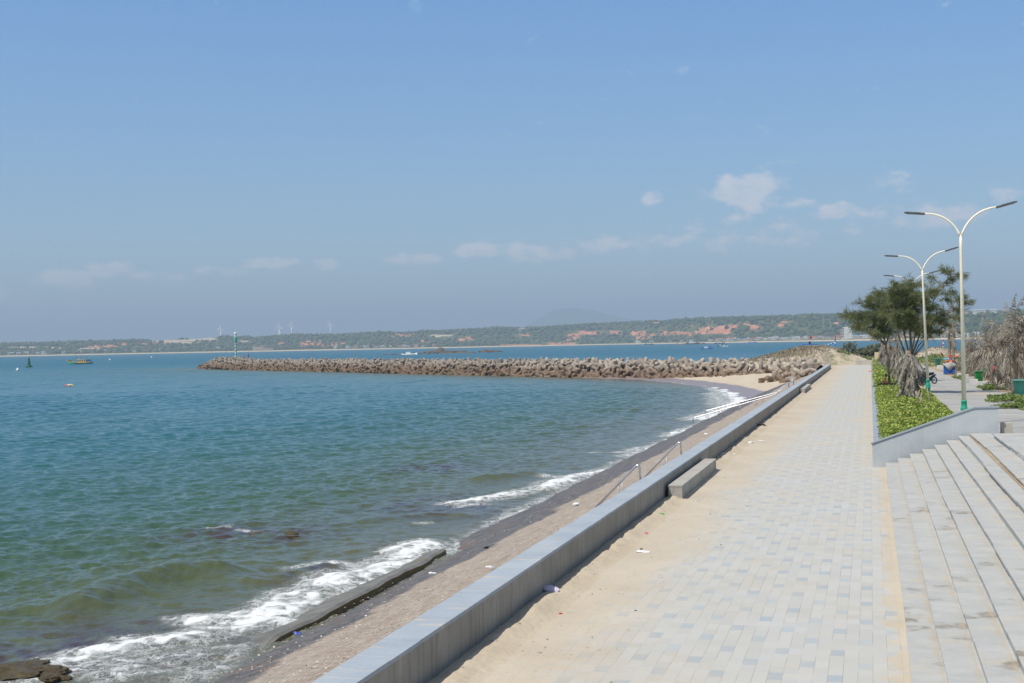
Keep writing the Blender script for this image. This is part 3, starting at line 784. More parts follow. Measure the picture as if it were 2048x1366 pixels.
# ---- steps at the right, cheek wall closing them
def make_steps():
    t = thing('stone_steps', 'wide pale stone steps climbing from the promenade, sandy and water stained', 'steps', (2.2, 30, 0))
    rg = random.Random(8); Y0, Y1 = 6.0, 51.65
    for k in range(9):
        x = 0.46 + 0.43 * k; z = 0.2 + 0.163 * k
        if k == 8: z = 1.42; x = 4.05
        x_end = x + 0.43 if k < 7 else (4.1 if k == 7 else 9.0)
        if k == 7: z = 1.27
        m = MB(); y = Y0; y1 = Y1 if k < 8 else 49.4
        m.box(x + 0.035, x_end + 0.05, Y0, y1, -0.4, z - 0.045)
        off = 0.0
        while y < y1 - 0.01:
            L = min(rg.choice([1.9, 2.1, 2.4, 2.6]), y1 - y)
            off = 0.7 * off + rg.uniform(-0.012, 0.012) + (0.05 * math.sin(y * 0.35 + k) if k > 5 else 0) * 0.4
            dz = rg.uniform(-0.003, 0.003)
            m.box(x + off, x_end + 0.055, y, y + L - 0.004, z - 0.0445 + dz, z + dz); y += L
        m.build('tread', 'step_stone', t, bevel=0.005, world=True)
make_steps()
def make_cheek():
    poly = [(0.0, -0.1), (4.44, -0.1), (4.44, 2.17), (3.62, 2.15), (0.0, 0.84)]
    o = MB().prism(poly, 1, 51.8, 52.12).build('cheek_wall', 'cheek_stone')
    tag(o, 'speckled grey granite wall with sloping top closing the end of the steps', 'wall')
    tops = [(-0.04, 0.845), (3.61, 2.155), (4.48, 2.175)]
    MB().prism([(a, z) for a, z in tops] + [(a, z + 0.06) for a, z in reversed(tops)], 1, 51.77, 52.15).build('coping', 'cheek_coping', o, bevel=0.006)
make_cheek()
b = MB().taper(0, 0, 0, 0.42, 0.2, 0.2, 0.19, 0.19).build('stone_block', 'plain_concrete', bevel=0.015)
b.location = (4.75, 52.3, ROAD); tag(b, 'small beige stone block standing beside the end of the granite cheek wall', 'block')

# ---- planter: coping wall on the promenade side, soil, shrubs
o = MB().box(0.07, 0.37, 52.15, 236, -0.1, 0.70).build('planter_wall', 'wall_stone')
tag(o, 'low planter wall with blue grey coping between promenade and shrubs', 'wall')
m = MB(); y = 52.2
while y < 235: m.box(0.05, 0.39, y, y + 1.195, 0.7005, 0.76); y += 1.2
m.build('coping', 'planter_coping', o, bevel=0.004)
def plant_h(x, y):
    edge = sstep(x, 0.35, 0.75) * (1 - sstep(x, 3.3, 4.0))
    dip = 1 - 0.62 * sstep(y, 88, 101) * (1 - sstep(y, 116, 124))
    return 0.72 + edge * dip * (0.62 + 0.28 * fbm(x / 0.9, y / 0.9, 3) + 0.15 * fbm(x / 3, y / 3, 2)) + 0.06 * sstep(x, 1, 3)
def make_planter():
    xs, ys = np.linspace(0.38, 3.75, 24), np.arange(52.2, 236, 0.8)
    X, Y = np.meshgrid(xs, ys, indexing='ij')
    Z = plant_h(X, Y) - 0.30
    Z[-1] = 1.0; Z[0] = 0.3
    struct(np_mesh('planting_soil', np.stack([X, Y, Z], -1).reshape(-1, 3), grid_faces(len(xs), len(ys))[:, ::-1], 'earth_base', None, True), 'dark soil under the planter shrubs')
    rg = np.random.RandomState(21)
    y = np.concatenate([rg.uniform(52.25, 72, 42000), rg.uniform(72, 105, 36000), rg.uniform(105, 150, 22000), rg.uniform(150, 235, 16000)])
    x = rg.uniform(0.30, 3.95, len(y))
    keep = ~((np.abs(y - 112.6) < 1.7)) & (fbm(x / 1.2 + 40, y / 1.2, 2) > -0.36)
    x, y = x[keep], y[keep]
    top = plant_h(x, y); dep = rg.rand(len(x)) ** 1.6 * 0.42
    z = top - dep + 0.03
    sc = 1 + 1.3 * sstep(y, 60, 160)
    L = (0.075 + 0.06 * rg.rand(len(x))) * sc; W = L * 0.42
    make_leaves('planter_shrubs', x, y, z, L, W, rg, 'planter_leaf', tilt=(0.15, 0.95))
    tag(bpy.data.objects['planter_shrubs'], 'bright yellow green leafy shrubs filling the planter', 'shrubs', None, 'stuff')
def leaf_arrays(x, y, z, L, W, rg, tilt=(0.1, 0.9), az=None):
    n = len(x)
    az = rg.uniform(0, 2 * math.pi, n) if az is None else az
    el = rg.uniform(tilt[0], tilt[1], n); roll = rg.uniform(-0.7, 0.7, n)
    d = np.stack([np.cos(az) * np.cos(el), np.sin(az) * np.cos(el), np.sin(el)], -1)
    s = np.stack([-np.sin(az), np.cos(az), np.zeros(n)], -1)
    up = np.cross(d, s)
    s2 = s * np.cos(roll)[:, None] + up * np.sin(roll)[:, None]
    c = np.stack([x, y, z], -1); L = np.broadcast_to(L, (n,))[:, None]; W = np.broadcast_to(W, (n,))[:, None]
    p0 = c; p1 = c + d * L * 0.55 + s2 * W; p2 = c + d * L - up * L * 0.12; p3 = c + d * L * 0.55 - s2 * W
    V = np.stack([p0, p1, p2, p3], 1).reshape(-1, 3)
    return V, np.arange(n * 4).reshape(-1, 4)
def make_leaves(name, x, y, z, L, W, rg, mat, parent=None, tilt=(0.1, 0.9), az=None):
    V, F = leaf_arrays(x, y, z, L, W, rg, tilt, az)
    return np_mesh(name, V, F, mat, parent)
make_planter()

# ---- ground on the land side, road, dirt
def ground_mat():
    m, n, b = new_mat('ground_dirt')
    p = n.pos()
    a = n.noise(p, 0.25, 6, 0.6)
    c = n.mix(n.lin(a, 0.3, 0.7), RGB(150, 130, 104), RGB(188, 170, 140))
    c = n.mix(n.m('MULTIPLY', n.step(n.noise(p, 0.9, 6, 0.65), 0.5, 0.65), 0.6), c, RGB(132, 112, 88))
    n.put(b.inputs['Base Color'], c); b.inputs['Roughness'].default_value = 0.95
    n.put(b.inputs['Normal'], n.bump(n.noise(p, 7.0, 6, 0.7), 0.7, 0.05))
    m, n, b = new_mat('road_concrete')
    p = n.pos(); x, y, z = n.sep(p)
    a = n.noise(p, 0.3, 6, 0.6)
    c = n.mix(n.lin(a, 0.3, 0.7), RGB(152, 151, 148), RGB(176, 174, 168))
    c = n.mix(n.m('MULTIPLY', n.step(n.noise(n.comb(n.m('MULTIPLY', x, 1.0), n.m('MULTIPLY', y, 0.3), z), 0.5, 6, 0.6), 0.54, 0.7), 0.6), c, RGB(190, 172, 142))
    e = n.m('ABSOLUTE', n.m('SUBTRACT', n.m('FRACT', n.m('DIVIDE', y, 6.0)), 0.5))
    c = n.mix(n.m('MULTIPLY', n.step(e, 0.494, 0.499), 0.6), c, RGB(110, 106, 100))
    cr = n.vor(n.vm('ADD', p, n.comb(n.m('MULTIPLY', a, 3.0), 0.0)), 0.22, 'Distance', 'DISTANCE_TO_EDGE')
    c = n.mix(n.m('MULTIPLY', n.m('SUBTRACT', 1.0, n.step(cr, 0.004, 0.02)), 0.35), c, RGB(96, 92, 88))
    n.put(b.inputs['Base Color'], c); b.inputs['Roughness'].default_value = 0.85
    n.put(b.inputs['Normal'], n.bump(n.noise(p, 25.0, 5), 0.4, 0.008))
ground_mat()
sheet('ground', 3.4, 120, -20, 232, ROAD - 0.012, 'ground_dirt', 'dusty sandy ground on the landward side', 3, 3)
def make_road():
    pts = []
    for y in np.arange(-20, 216, 1.5):
        lo = 3.72 if y < 150 else 3.72 - (y - 150) * 0.012
        hi = 60.0 if y < 58 else (8.3 + 22 * math.exp(-((y - 58) / 7.0)) if y < 92 else 7.3 + 1.0 * math.exp(-((y - 92) / 14.0)))
        if y > 120: hi = 7.2 - (y - 120) * 0.012
        hi += 0.9 * float(fbm(np.array(y / 9.0), np.array(2.2), 4)) + 0.35 * float(fbm(np.array(y / 2.0), np.array(7.2), 3))
        pts.append((lo, hi, y))
    V = []; F = []
    for i, (a, b_, y) in enumerate(pts):
        V += [(a, y, ROAD - 0.003), (b_, y, ROAD - 0.003)]
        if i: F.append((2 * i - 2, 2 * i - 1, 2 * i + 1, 2 * i))
    struct(np_mesh('road', V, F, 'road_concrete'), 'pale grey concrete lane running beside the planter')
make_road()
def make_patch(px, py, w, d, seed, n=3200):
    """a low mat of creeper on the dirt"""
    c = G(px, py, ROAD); rg = np.random.RandomState(seed)
    a = rg.uniform(0, 6.283, n); q = np.sqrt(rg.rand(n)) * (0.75 + 0.5 * np.sin(a * 3 + seed) * 0.4 + 0.2 * np.sin(a * 5 + 2 * seed))
    x, y = c[0] + np.cos(a) * q * w, c[1] + np.sin(a) * q * d
    z = ROAD + 0.03 + 0.20 * (1 - np.clip(q, 0, 1)) * rg.rand(n)
    L = 0.11 + 0.07 * rg.rand(n)
    o = make_leaves('creeping_plants', x, y, z, L, L * 0.42, rg, 'creeper_leaf', None, (0.0, 0.9))
    tag(o, None, 'ground cover', None, 'stuff')
for i, (px, py, w, d, lab) in enumerate([(1985, 776, 1.2, 6.0, 'green creeper mat at the foot of the open green bin'), (2025, 799, 1.7, 6.0, 'green creeper mat under the teal bin'),
                                    (2050, 815, 1.6, 3.5, 'sparse green creeper strip nearest the granite wall'), (1922, 757, 0.5, 8.0, 'thin weeds on the dirt spit by the lane'),
                                    (1925, 742, 0.5, 10.0, 'green weeds behind the white kerb blocks')]):
    make_patch(px, py, w, d, i + 3); list(COL.objects)[-1]['label'] = lab

# ---- land beyond the promenade: scrub mound, dunes, the coast behind
def land_h(x, y):
    along = (x + 10) * -0.69 + (y - 232) * 0.72
    s = (x + 10) * 0.72 + (y - 232) * 0.69
    coast = 352 + 0.2 * x
    z = 0.55 + 0.25 * fbm(x / 9, y / 9, 3) - 5.0 * sstep(y, coast - 40, coast + 12)
    z = z - 5.0 * sstep(s, 5.5, 1.0) * sstep(x, -8.0, -10.5) - 4.5 * sstep(along, 42, 66)
    g = lambda cx, cy, sx, sy, a: a * np.exp(-((x - cx) / sx) ** 2 - ((y - cy) / sy) ** 2)
    z = z + g(-12.0, 262, 6.0, 13, 2.2) + g(-18, 266, 5, 10, 0.7) + g(-6.5, 261, 5.0, 10, 1.5) + g(-30, 287, 6.0, 8, 0.8)
    z = z + g(10.5, 246, 3.6, 12, 1.9) + g(15, 252, 6, 16, 0.7) + g(24, 255, 10, 16, 0.7) + g(4, 268, 5, 9, 0.5)
    z = z + (0.35 * fbm(x / 2.2, y / 3.0, 4) + 0.5 * fbm(x / 6, y / 6, 3)) * sstep(y, 232, 246)
    return z
def land_mat():
    m, n, b = new_mat('scrub_land')
    p = n.pos(); z = n.sep(p)[2]
    c = sand_colour(n, p)
    s = n.attr('scrub')
    sv = n.step(n.m('ADD', s, n.m('MULTIPLY', n.m('SUBTRACT', n.noise(p, 0.45, 6, 0.68), 0.5), 1.6)), 0.42, 0.62)
    sc = n.mix(n.lin(n.noise(p, 1.1, 5, 0.7), 0.35, 0.65), RGB(126, 114, 96), RGB(166, 152, 130))
    c = n.mix(sv, c, sc)
    gv = n.step(n.noise(n.vm('ADD', p, (5, 1, 2)), 0.16, 6, 0.7), 0.56, 0.64)
    c = n.mix(n.m('MULTIPLY', gv, 0.65), c, n.mix(n.noise(p, 2.0, 4), RGB(72, 90, 44), RGB(116, 132, 72)))
    n.put(b.inputs['Base Color'], c); b.inputs['Roughness'].default_value = 0.95
    n.put(b.inputs['Normal'], n.bump(n.noise(p, 1.6, 8, 0.72), 1.0, 0.4))
land_mat()
def make_land():
    xs, ys = np.arange(-75, 130, 0.8), np.arange(226, 380, 0.8)
    X, Y = np.meshgrid(xs, ys, indexing='ij')
    Z = land_h(X, Y)
    flat = (X > -6.9) & (Y < 256) & (X < 0.5)
    ramp_ = sstep(Y + 2.5 * fbm(X / 3, Y / 3, 3), 251.0, 259.0); near_ = (X > -7.6) & (X < 1.0)
    Z = np.where(near_, -0.06 * (1 - ramp_) + Z * ramp_, Z)
    Z = np.where((Y < 236) & (X >= 0.4), np.minimum(Z, 1.0), Z)
    scrub = np.exp(-((X + 15) / 11) ** 2 - ((Y - 264) / 16) ** 2) * 1.1 + np.exp(-((X + 28) / 10) ** 2 - ((Y - 287) / 12) ** 2) + 0.55 * (Y > 262) - 0.5 * np.exp(-((X + 5.5) / 3.6) ** 2 - ((Y - 258) / 10) ** 2)
    struct(np_mesh('terrain', np.stack([X, Y, Z], -1).reshape(-1, 3), grid_faces(len(xs), len(ys))[:, ::-1], 'scrub_land', None, True, {'scrub': scrub.ravel()}), 'sandy mound and dunes grown with dry grey scrub beyond the promenade')
    rg = np.random.RandomState(31)
    def scatter(n, cx, cy, sx, sy):
        x, y = cx + rg.randn(n) * sx, cy + rg.randn(n) * sy
        k = (land_h(x, y) > 0.35) & ~((x > -7.2) & (x < 6) & (y < 258)); return x[k], y[k]
    X, Y = zip(*[scatter(9000, -14, 262, 6.0, 8), scatter(1500, -29, 286, 4.5, 5), scatter(2200, 6, 268, 9, 7), scatter(1600, -22, 276, 5, 6), scatter(1500, 13, 244, 8, 6)])
    x, y = np.concatenate(X), np.concatenate(Y)
    z = land_h(x, y)
    L = 0.18 + 0.30 * rg.rand(len(x))
    o = make_leaves('dry_scrub', x, y, z - 0.03, L, L * 0.2, rg, 'dry_scrub', None, (0.3, 1.4))
    tag(o, 'dry grey brown scrub growing over the mound behind the tetrapods', 'scrub', None, 'stuff')
    x, y = np.concatenate([rg.uniform(-7.5, 1.5, 2500), rg.uniform(3, 16, 9000), rg.uniform(6.5, 30, 6000)]), np.concatenate([rg.uniform(257, 262, 2500), rg.uniform(214, 237, 9000), rg.uniform(168, 225, 6000)])
    k = fbm(x / 2.5, y / 4.5, 3) > -0.03; x, y = x[k], y[k]
    L = 0.22 + 0.2 * rg.rand(len(x))
    o = make_leaves('green_weeds', x, y, np.where(y < 232, ROAD, land_h(x, y)), L, L * 0.3, rg, 'creeper_leaf', None, (0.2, 1.2))
    tag(o, 'green weeds creeping over the sand past the promenade end', 'weeds', None, 'stuff')
make_land()
# beach in the corner between wall and breakwater
BEACH = [(-14.2, 150), (-15.6, 166), (-18.5, 186), (-24.5, 212), (-32.5, 236), (-42.5, 260), (-60, 281)]
def make_beach():
    xs, ys = np.arange(-66, -6.7, 0.5), np.arange(146, 300, 0.5)
    X, Y = np.meshgrid(xs, ys, indexing='ij')
    d = poly_dist(X, Y, BEACH)
    lx = np.interp(Y.ravel(), [p[1] for p in BEACH], [p[0] for p in BEACH]).reshape(X.shape)
    sd = np.where(X > lx, d, -d)
    Z = SEA + np.where(sd > 0, 0.07 * sd, 0.09 * sd) + 0.25 * sstep(sd, 9, 14)
    Z = np.minimum(Z, -1.12) + fbm(X / 4, Y / 4, 3) * 0.22 * sstep(sd, 2, 9)
    Z = Z - 1.5 * (1 - sstep(Y, 147, 168))
    wet = 1 - sstep(sd, 1.0, 8.0)
    struct(np_mesh('beach', np.stack([X, Y, Z], -1).reshape(-1, 3), grid_faces(len(xs), len(ys))[:, ::-1], 'beach_sand', None, True, {'wet': wet.ravel()}), 'small pale sand beach with a wet lilac grey edge')
make_beach()

# ---- far shore: wooded ridge with red earth cuts
RIDGE_X = [-420, 0, 60, 130, 240, 300, 400, 425, 520, 600, 680, 735, 780, 830, 900, 950, 1000, 1100, 1150, 1240, 1330, 1400, 1500, 1600, 1640, 1700, 1850, 1930, 2048, 2400]
RIDGE_Y = [693, 688, 688, 685.5, 682.5, 681, 677, 675, 676, 671, 671, 666, 665, 663.5, 661, 658, 655.5, 654, 650.5, 645, 641, 637, 634.5, 633, 631, 632, 632, 630, 628, 626]
SHORE_X = [-420, 0, 400, 780, 1240, 1700, 1900, 2048, 2400]
SHORE_Y = [721, 713.4, 705.4, 698.2, 689, 681.6, 678.8, 676.5, 671]
def hor(px): return 676.0 + (1740.0 - px) * math.tan(ROLL)
def far_frame(px):
    S = G(px, np.interp(px, SHORE_X, SHORE_Y), SEA); D = math.hypot(S[0], S[1])
    return S, D, np.array([S[0] / D, S[1] / D])
def ridge_run(px): return 620.0 + 500 * (1 - min(max(px, 0), 1400) / 1400.0)
def hill_z(px, o):
    """height of the far shore o metres inland along the sight line through column px"""
    S, D, u = far_frame(px); Rn = ridge_run(px); dep = (D + Rn) * 0.966
    zr = 4.8 + (hor(px) - np.interp(px, RIDGE_X, RIDGE_Y) - 1.2) * dep / FPX
    beach = -2.5 + 6.0 * sstep(o, 0, 60) if o > 0 else -2.5 + o * 0.05
    up = sstep((o - 150) / (Rn - 150), 0.0, 1.0) * 0.75 + 0.25 * np.clip((o - 60) / (Rn - 60), 0, 1)
    up = up if o < Rn else 1.0 + 0.06 * (o - Rn) / 600.0
    return float(beach + (zr - 3.5) * up)
RED = [(1262, 1290, 662, 671), (1300, 1312, 668, 672), (1322, 1333, 660, 672), (1343, 1382, 663, 671), (1390, 1465, 651, 668), (1425, 1468, 650, 660), (1466, 1477, 651, 657), (1488, 1495, 646, 650), (1494, 1518, 650, 658),
       (1555, 1567, 647, 654), (1453, 1472, 674, 680), (1270, 1300, 673, 679), (1668, 1682, 645, 649), (1714, 1724, 658, 663), (1875, 1880, 645, 650), (1130, 1160, 666, 682), (1155, 1206, 662, 669), (1222, 1242, 662, 669),
       (918, 931, 677, 682), (933, 948, 674, 680), (1035, 1060, 668, 672), (990, 1150, 689, 694), (1090, 1156, 685, 692), (782, 826, 667, 673), (655, 690, 684, 690), (640, 672, 689, 695), (600, 640, 686, 692), (612, 642, 680, 683), (556, 570, 685, 688),
       (300, 362, 683, 686), (240, 302, 686, 690), (172, 242, 690, 694), (1050, 1068, 654, 656), (1560, 1590, 643, 645), (1290, 1330, 643, 645), (842, 850, 680, 683)]
PALE = [(380, 432, 676, 680), (330, 384, 684, 688), (300, 400, 680, 682), (160, 205, 696, 699), (120, 125, 697, 702), (480, 500, 682, 684), (870, 880, 671, 674), (1040, 1048, 657, 659), (860, 905, 670, 672), (20, 120, 694, 696)]
def make_far_shore():
    cols = np.arange(-420, 2400, 3.0)
    fr = np.concatenate([[-80, -20, 0, 15, 30, 45, 60, 80, 110, 150], np.linspace(180, 1150, 52), np.linspace(1250, 2600, 8)])
    V = np.zeros((len(cols), len(fr), 3)); red = np.zeros(V.shape[:2]); pale = np.zeros(V.shape[:2]); sand = np.zeros(V.shape[:2])
    for i, px in enumerate(cols):
        S, D, u = far_frame(px)
        for j, o in enumerate(fr):
            p = np.array([S[0] + u[0] * o, S[1] + u[1] * o, hill_z(px, o)])
            V[i, j] = p
    bump = sstep(fr, 90, 200)[None, :]
    V[..., 2] += bump * (fbm(V[..., 0] / 45, V[..., 1] / 45, 4) * 9 + fbm(V[..., 0] / 220, V[..., 1] / 220, 3) * 10)
    dv = V - EYE
    a, bb, zz = dv @ _r, -(dv @ UP0), dv @ FWD
    PX = 1024 + FPX * (a * math.cos(ROLL) + bb * math.sin(ROLL)) / zz; PY = 683 + FPX * (-a * math.sin(ROLL) + bb * math.cos(ROLL)) / zz
    for arr, lst in ((red, RED), (pale, PALE)):
        for x0, x1, y0, y1 in lst:
            ex = np.abs(PX - (x0 + x1) / 2) / ((x1 - x0) / 2 + 2.0); ey = np.abs(PY - (y0 + y1) / 2) / ((y1 - y0) / 2 + 0.8)
            arr[:] = np.maximum(arr, np.clip(1.5 - np.maximum(ex, ey), 0, 1))
    sand[:] = (1 - sstep(fr, 24, 44))[None, :]
    o = np_mesh('hills', V.reshape(-1, 3), grid_faces(len(cols), len(fr))[:, ::-1], 'far_hill', None, True, {'red': red.ravel(), 'pale': pale.ravel(), 'sand': sand.ravel()})
    struct(o, 'long low wooded ridge with red earth cuts along the far shore')
    return V, red, pale, fr
def hill_mat():
    m, n, b = new_mat('far_hill')
    p = n.pos()
    c = n.mix(n.lin(n.noise(p, 0.012, 6, 0.7), 0.35, 0.65), RGB(58, 78, 44), RGB(104, 108, 70))
    c = n.mix(n.m('MULTIPLY', n.step(n.noise(p, 0.006, 6, 0.7), 0.52, 0.66), 0.6), c, RGB(128, 98, 74))
    nz = n.noise(n.comb(n.m('MULTIPLY', n.sep(p)[0], 1.0), n.m('MULTIPLY', n.sep(p)[1], 0.3), n.m('MULTIPLY', n.sep(p)[2], 0.5)), 0.03, 6, 0.7)
    rv = n.step(n.m('ADD', n.attr('red'), n.m('MULTIPLY', n.m('SUBTRACT', nz, 0.5), 2.1)), 0.55, 0.85)
    c = n.mix(rv, c, n.mix(n.lin(n.noise(p, 0.02, 6, 0.7), 0.35, 0.65), RGB(168, 98, 70), RGB(214, 160, 124)))
    pv = n.step(n.m('ADD', n.attr('pale'), n.m('MULTIPLY', n.m('SUBTRACT', nz, 0.5), 1.3)), 0.5, 0.7)
    c = n.mix(n.m('MULTIPLY', pv, 0.8), c, RGB(206, 190, 166))
    c = n.mix(n.step(n.m('ADD', n.attr('sand'), n.m('MULTIPLY', n.m('SUBTRACT', nz, 0.5), 0.6)), 0.4, 0.6), c, RGB(204, 184, 152))
    n.put(b.inputs['Base Color'], c); b.inputs['Roughness'].default_value = 1.0; b.inputs['Specular IOR Level'].default_value = 0.0
hill_mat()
HV, HRED, HPALE, HFR = make_far_shore()
def make_forest():
    rg = np.random.RandomState(41)
    bm = bmesh.new(); bmesh.ops.create_icosphere(bm, subdivisions=1, radius=1.0)
    B = np.array([v.co[:] for v in bm.verts]); BF = np.array([[v.index for v in f.verts] for f in bm.faces]); bm.free()
    n = 17000
    i = rg.randint(1, HV.shape[0] - 1, n); fo = 75 + (rg.rand(n) ** 0.8) * 1150
    j = np.clip(np.searchsorted(HFR, fo), 1, len(HFR) - 1)
    t = ((fo - HFR[j - 1]) / (HFR[j] - HFR[j - 1]))[:, None]
    P = HV[i, j - 1] * (1 - t) + HV[i, j] * t
    P[:, :2] += rg.randn(n, 2) * 6
    dens = fbm(P[:, 0] / 120, P[:, 1] / 120, 3)
    keep = ((HRED[i, j] < 0.25) | (rg.rand(n) < 0.28)) & (HPALE[i, j] < 0.3) & (dens > -0.22) & ~((fo < 140) & ((rg.rand(n) < 0.45) | (np.abs(-420 + 3.0 * i - 1600) < 170)))
    P = P[keep]; n = len(P)
    S = (4.5 + 6.0 * rg.rand(n) ** 1.5)
    k = 1 + 0.35 * rg.randn(n, len(B))
    V = P[:, None, :] + B[None] * S[:, None, None] * np.clip(k, 0.5, 1.6)[..., None] * np.array([1.0, 1.0, 0.85]) + np.array([0, 0, 1.0]) * (S * 0.35)[:, None, None]
    F = BF[None] + (np.arange(n) * len(B))[:, None, None]
    o = np_mesh('forest', V.reshape(-1, 3), F.reshape(-1, 3), 'forest_leaf', None, False)
    tag(o, 'hazy green woodland covering the ridge across the bay', 'woodland', None, 'stuff')
leaf_mat('forest_leaf', [RGB(46, 62, 36), RGB(66, 86, 46), RGB(86, 102, 58), RGB(104, 100, 70), RGB(60, 84, 50)], 0.0, 0.01, 1.0)
make_forest()
def make_mountain():
    px0, w, D = 1165, 190, 20000.0
    xs = np.linspace(880, 1500, 90); V = []
    for k, dd in enumerate((0, 900, 2000)):
        for px in xs:
            a = ray(px, 690); a = a / math.hypot(a[0], a[1]); prof = [(880, 0), (1000, 14), (1070, 52), (1110, 72), (1150, 76), (1190, 70), (1240, 56), (1320, 34), (1400, 16), (1500, 0)]
            up = np.interp(px, [q[0] for q in prof], [q[1] for q in prof])
            hgt = (0 if k != 1 else 1) * max(up - 4, 0) / FPX * (D + 900) + float(fbm(np.array(px / 25.0), np.array(k * 1.0), 3)) * 16 * (k == 1)
            V.append((a[0] * (D + dd), a[1] * (D + dd), 4.8 - 3 + hgt))
    o = np_mesh('mountain', V, grid_faces(3, 90), 'forest_leaf', None, True)
    struct(o, 'faint blue mountain far behind the ridge')
make_mountain()
# ================================================================== BREAKWATER
BW0, BWD, BWN = np.array([-10.0, 232.0]), np.array([-0.692, 0.722]), np.array([0.722, 0.692])   # start, direction out, towards the far side
def bw_pt(t, s): return BW0 + BWD * t + BWN * s
def make_core():
    V = []; prof = [(-1.2, -3.4), (0.8, -2.0), (3.2, -1.1), (4.6, -0.5), (9.0, -0.4), (11.5, -1.9), (14.5, -3.4)]
    ts = np.arange(14, 384, 1.0)
    for t in ts:
        k = 1.0 if t < 364 else max(0.05, 1 - (t - 364) / 20.0)
        for s, z in prof:
            q = bw_pt(t, 6.5 + (s - 6.5) * (0.35 + 0.65 * k))
            V.append((q[0] + RNG.uniform(-.4, .4), q[1] + RNG.uniform(-.4, .4), -3.4 + (z + 3.4) * min(1, 0.3 + k) + RNG.uniform(-.35, .35)))
    o = np_mesh('breakwater', V, grid_faces(len(ts), len(prof)), 'core_rock')
    tag(o, 'long rubble breakwater core running out to sea under the tetrapods', 'breakwater')
make_core()
def tetra_mb(L=1.50, r0=0.50, r1=0.355):
    m = MB(); dirs = [Vector((0, 0, 1))]
    for k in range(3):
        a = 2 * math.pi * k / 3; dirs.append(Vector((math.cos(a) * 0.943, math.sin(a) * 0.943, -0.333)))
    for d in dirs:
        m.tube([d * 0.0, d * (L * 0.5), d * (L - 0.09), d * L], [r0, (r0 + r1) / 2, r1, r1 * 0.84], 12)
    m.blob((0, 0, 0), r0 * 1.02, 1, 0.0, 2)
    return m
TETRA = tetra_mb()
def make_tetrapods():
    spots = []; rg = random.Random(17)
    t = -3.0
    while t < 374:
        step = 2.15
        rows = [(0.0, -2.5), (1.4, -1.75), (2.8, -0.85), (4.2, -0.05), (6.0, 0.30), (8.0, 0.05)]
        for s, z in rows:
            if t > 318: z = z + 0.75 * min(1, (t - 318) / 10.0)
            if t > 356: z -= (t - 356) * 0.17; s = s * (1 - (t - 356) * 0.02) + 0.5
            spots.append((t + rg.uniform(-.55, .55) + (1.05 if s in (1.4, 4.2, 8.0) else 0), s + rg.uniform(-.35, .35), z + (rg.uniform(-.25, .25) if z < -0.5 else rg.uniform(-.15, .08))))
        t += step
    P = [tuple(bw_pt(a, s)) + (z,) for a, s, z in spots]
    # the loose heap where the breakwater meets the promenade wall
    for px, py, z in [(1556, 752, -1.2), (1545, 760, -1.5), (1572, 757, -1.3), (1590, 752, -0.9), (1604, 748, -0.6), (1580, 742, -0.5), (1598, 738, -0.1), (1612, 741, -0.2), (1622, 735, 0.1), (1566, 764, -1.6),
                      (1586, 762, -1.5), (1618, 727, 0.5), (1606, 728, 0.5), (1594, 730, 0.3), (1628, 741, -0.5), (1610, 754, -1.1)]:
        q = G(px, py, z); P.append((q[0], q[1], z))
    ok = [p for p in P if not (p[0] > -8.3 or project(p)[0] > 1648)]
    ok.sort(key=lambda p: p[0] ** 2 + p[1] ** 2)
    first = None; rest = []
    for i, p in enumerate(ok):
        e = (rg.uniform(0, 6.28), math.asin(rg.uniform(-1, 1)), rg.uniform(0, 6.28)); sc = rg.uniform(0.9, 1.08)
        if i < 300:
            if first is None:
                o = first = TETRA.build('tetrapod', 'tetrapod_concrete', None)
                o.data.polygons.foreach_set('use_smooth', np.ones(len(o.data.polygons), bool)); o.data.set_sharp_from_angle(angle=rad(38))
            else:
                o = first.copy(); COL.objects.link(o)
            o.location = p; o.rotation_euler = e; o.scale = (sc,) * 3
            tag(o, 'big four legged concrete tetrapod piled on the near half of the breakwater', 'tetrapod', 'tetrapods heaped along the near half of the breakwater')
        else: rest.append((p, e, sc))
    small = MB()
    for k, d in enumerate([Vector((0, 0, 1))] + [Vector((math.cos(a) * 0.943, math.sin(a) * 0.943, -0.333)) for a in (0, 2.094, 4.189)]):
        small.tube([d * 0, d * 1.42, d * 1.50], [0.50, 0.355, 0.29], 8)
    B = np.array(small.v); quads = [f for f in small.f]; Vs = []; Fs = []
    from mathutils import Euler
    for k, (p, e, sc) in enumerate(rest):
        R = np.array(Euler(e).to_matrix()) * sc
        Vs.append(B @ R.T + np.array(p)); Fs += [tuple(i + k * len(B) for i in f) for f in quads]
    me = bpy.data.meshes.new('distant_tetrapods'); me.from_pydata(np.concatenate(Vs).tolist(), [], Fs)
    o = link('distant_tetrapods', me, 'tetrapod_concrete')
    tag(o, 'dense heap of tetrapods along the outer half of the breakwater out to its tip', 'tetrapods', None, 'stuff')
make_tetrapods()
for i, (px, py) in enumerate([(1523, 763), (1532, 761)]):
    c = G(px, py, -1.7)
    b = MB().taper(0, 0, -0.3, 0.55, 0.42, 0.36, 0.36, 0.30).build('concrete_chunk', 'tetrapod_concrete', bevel=0.05)
    b.location = c; b.rotation_euler = (0.1, -0.15, 0.6 + i); tag(b, ['squared brown concrete chunk lying alone on the beach sand', 'smaller broken concrete chunk on the sand next to the tetrapod heap'][i], 'chunk')
c = G(1582, 760, -1.3)
b = MB().blob((0, 0, 0), 0.75, 4, 0.2, 3, (1.2, 1, 0.7)).build('boulder', 'boulder', smooth=True); b.location = c
tag(b, 'rounded pale boulder wedged among the nearest tetrapods', 'boulder')
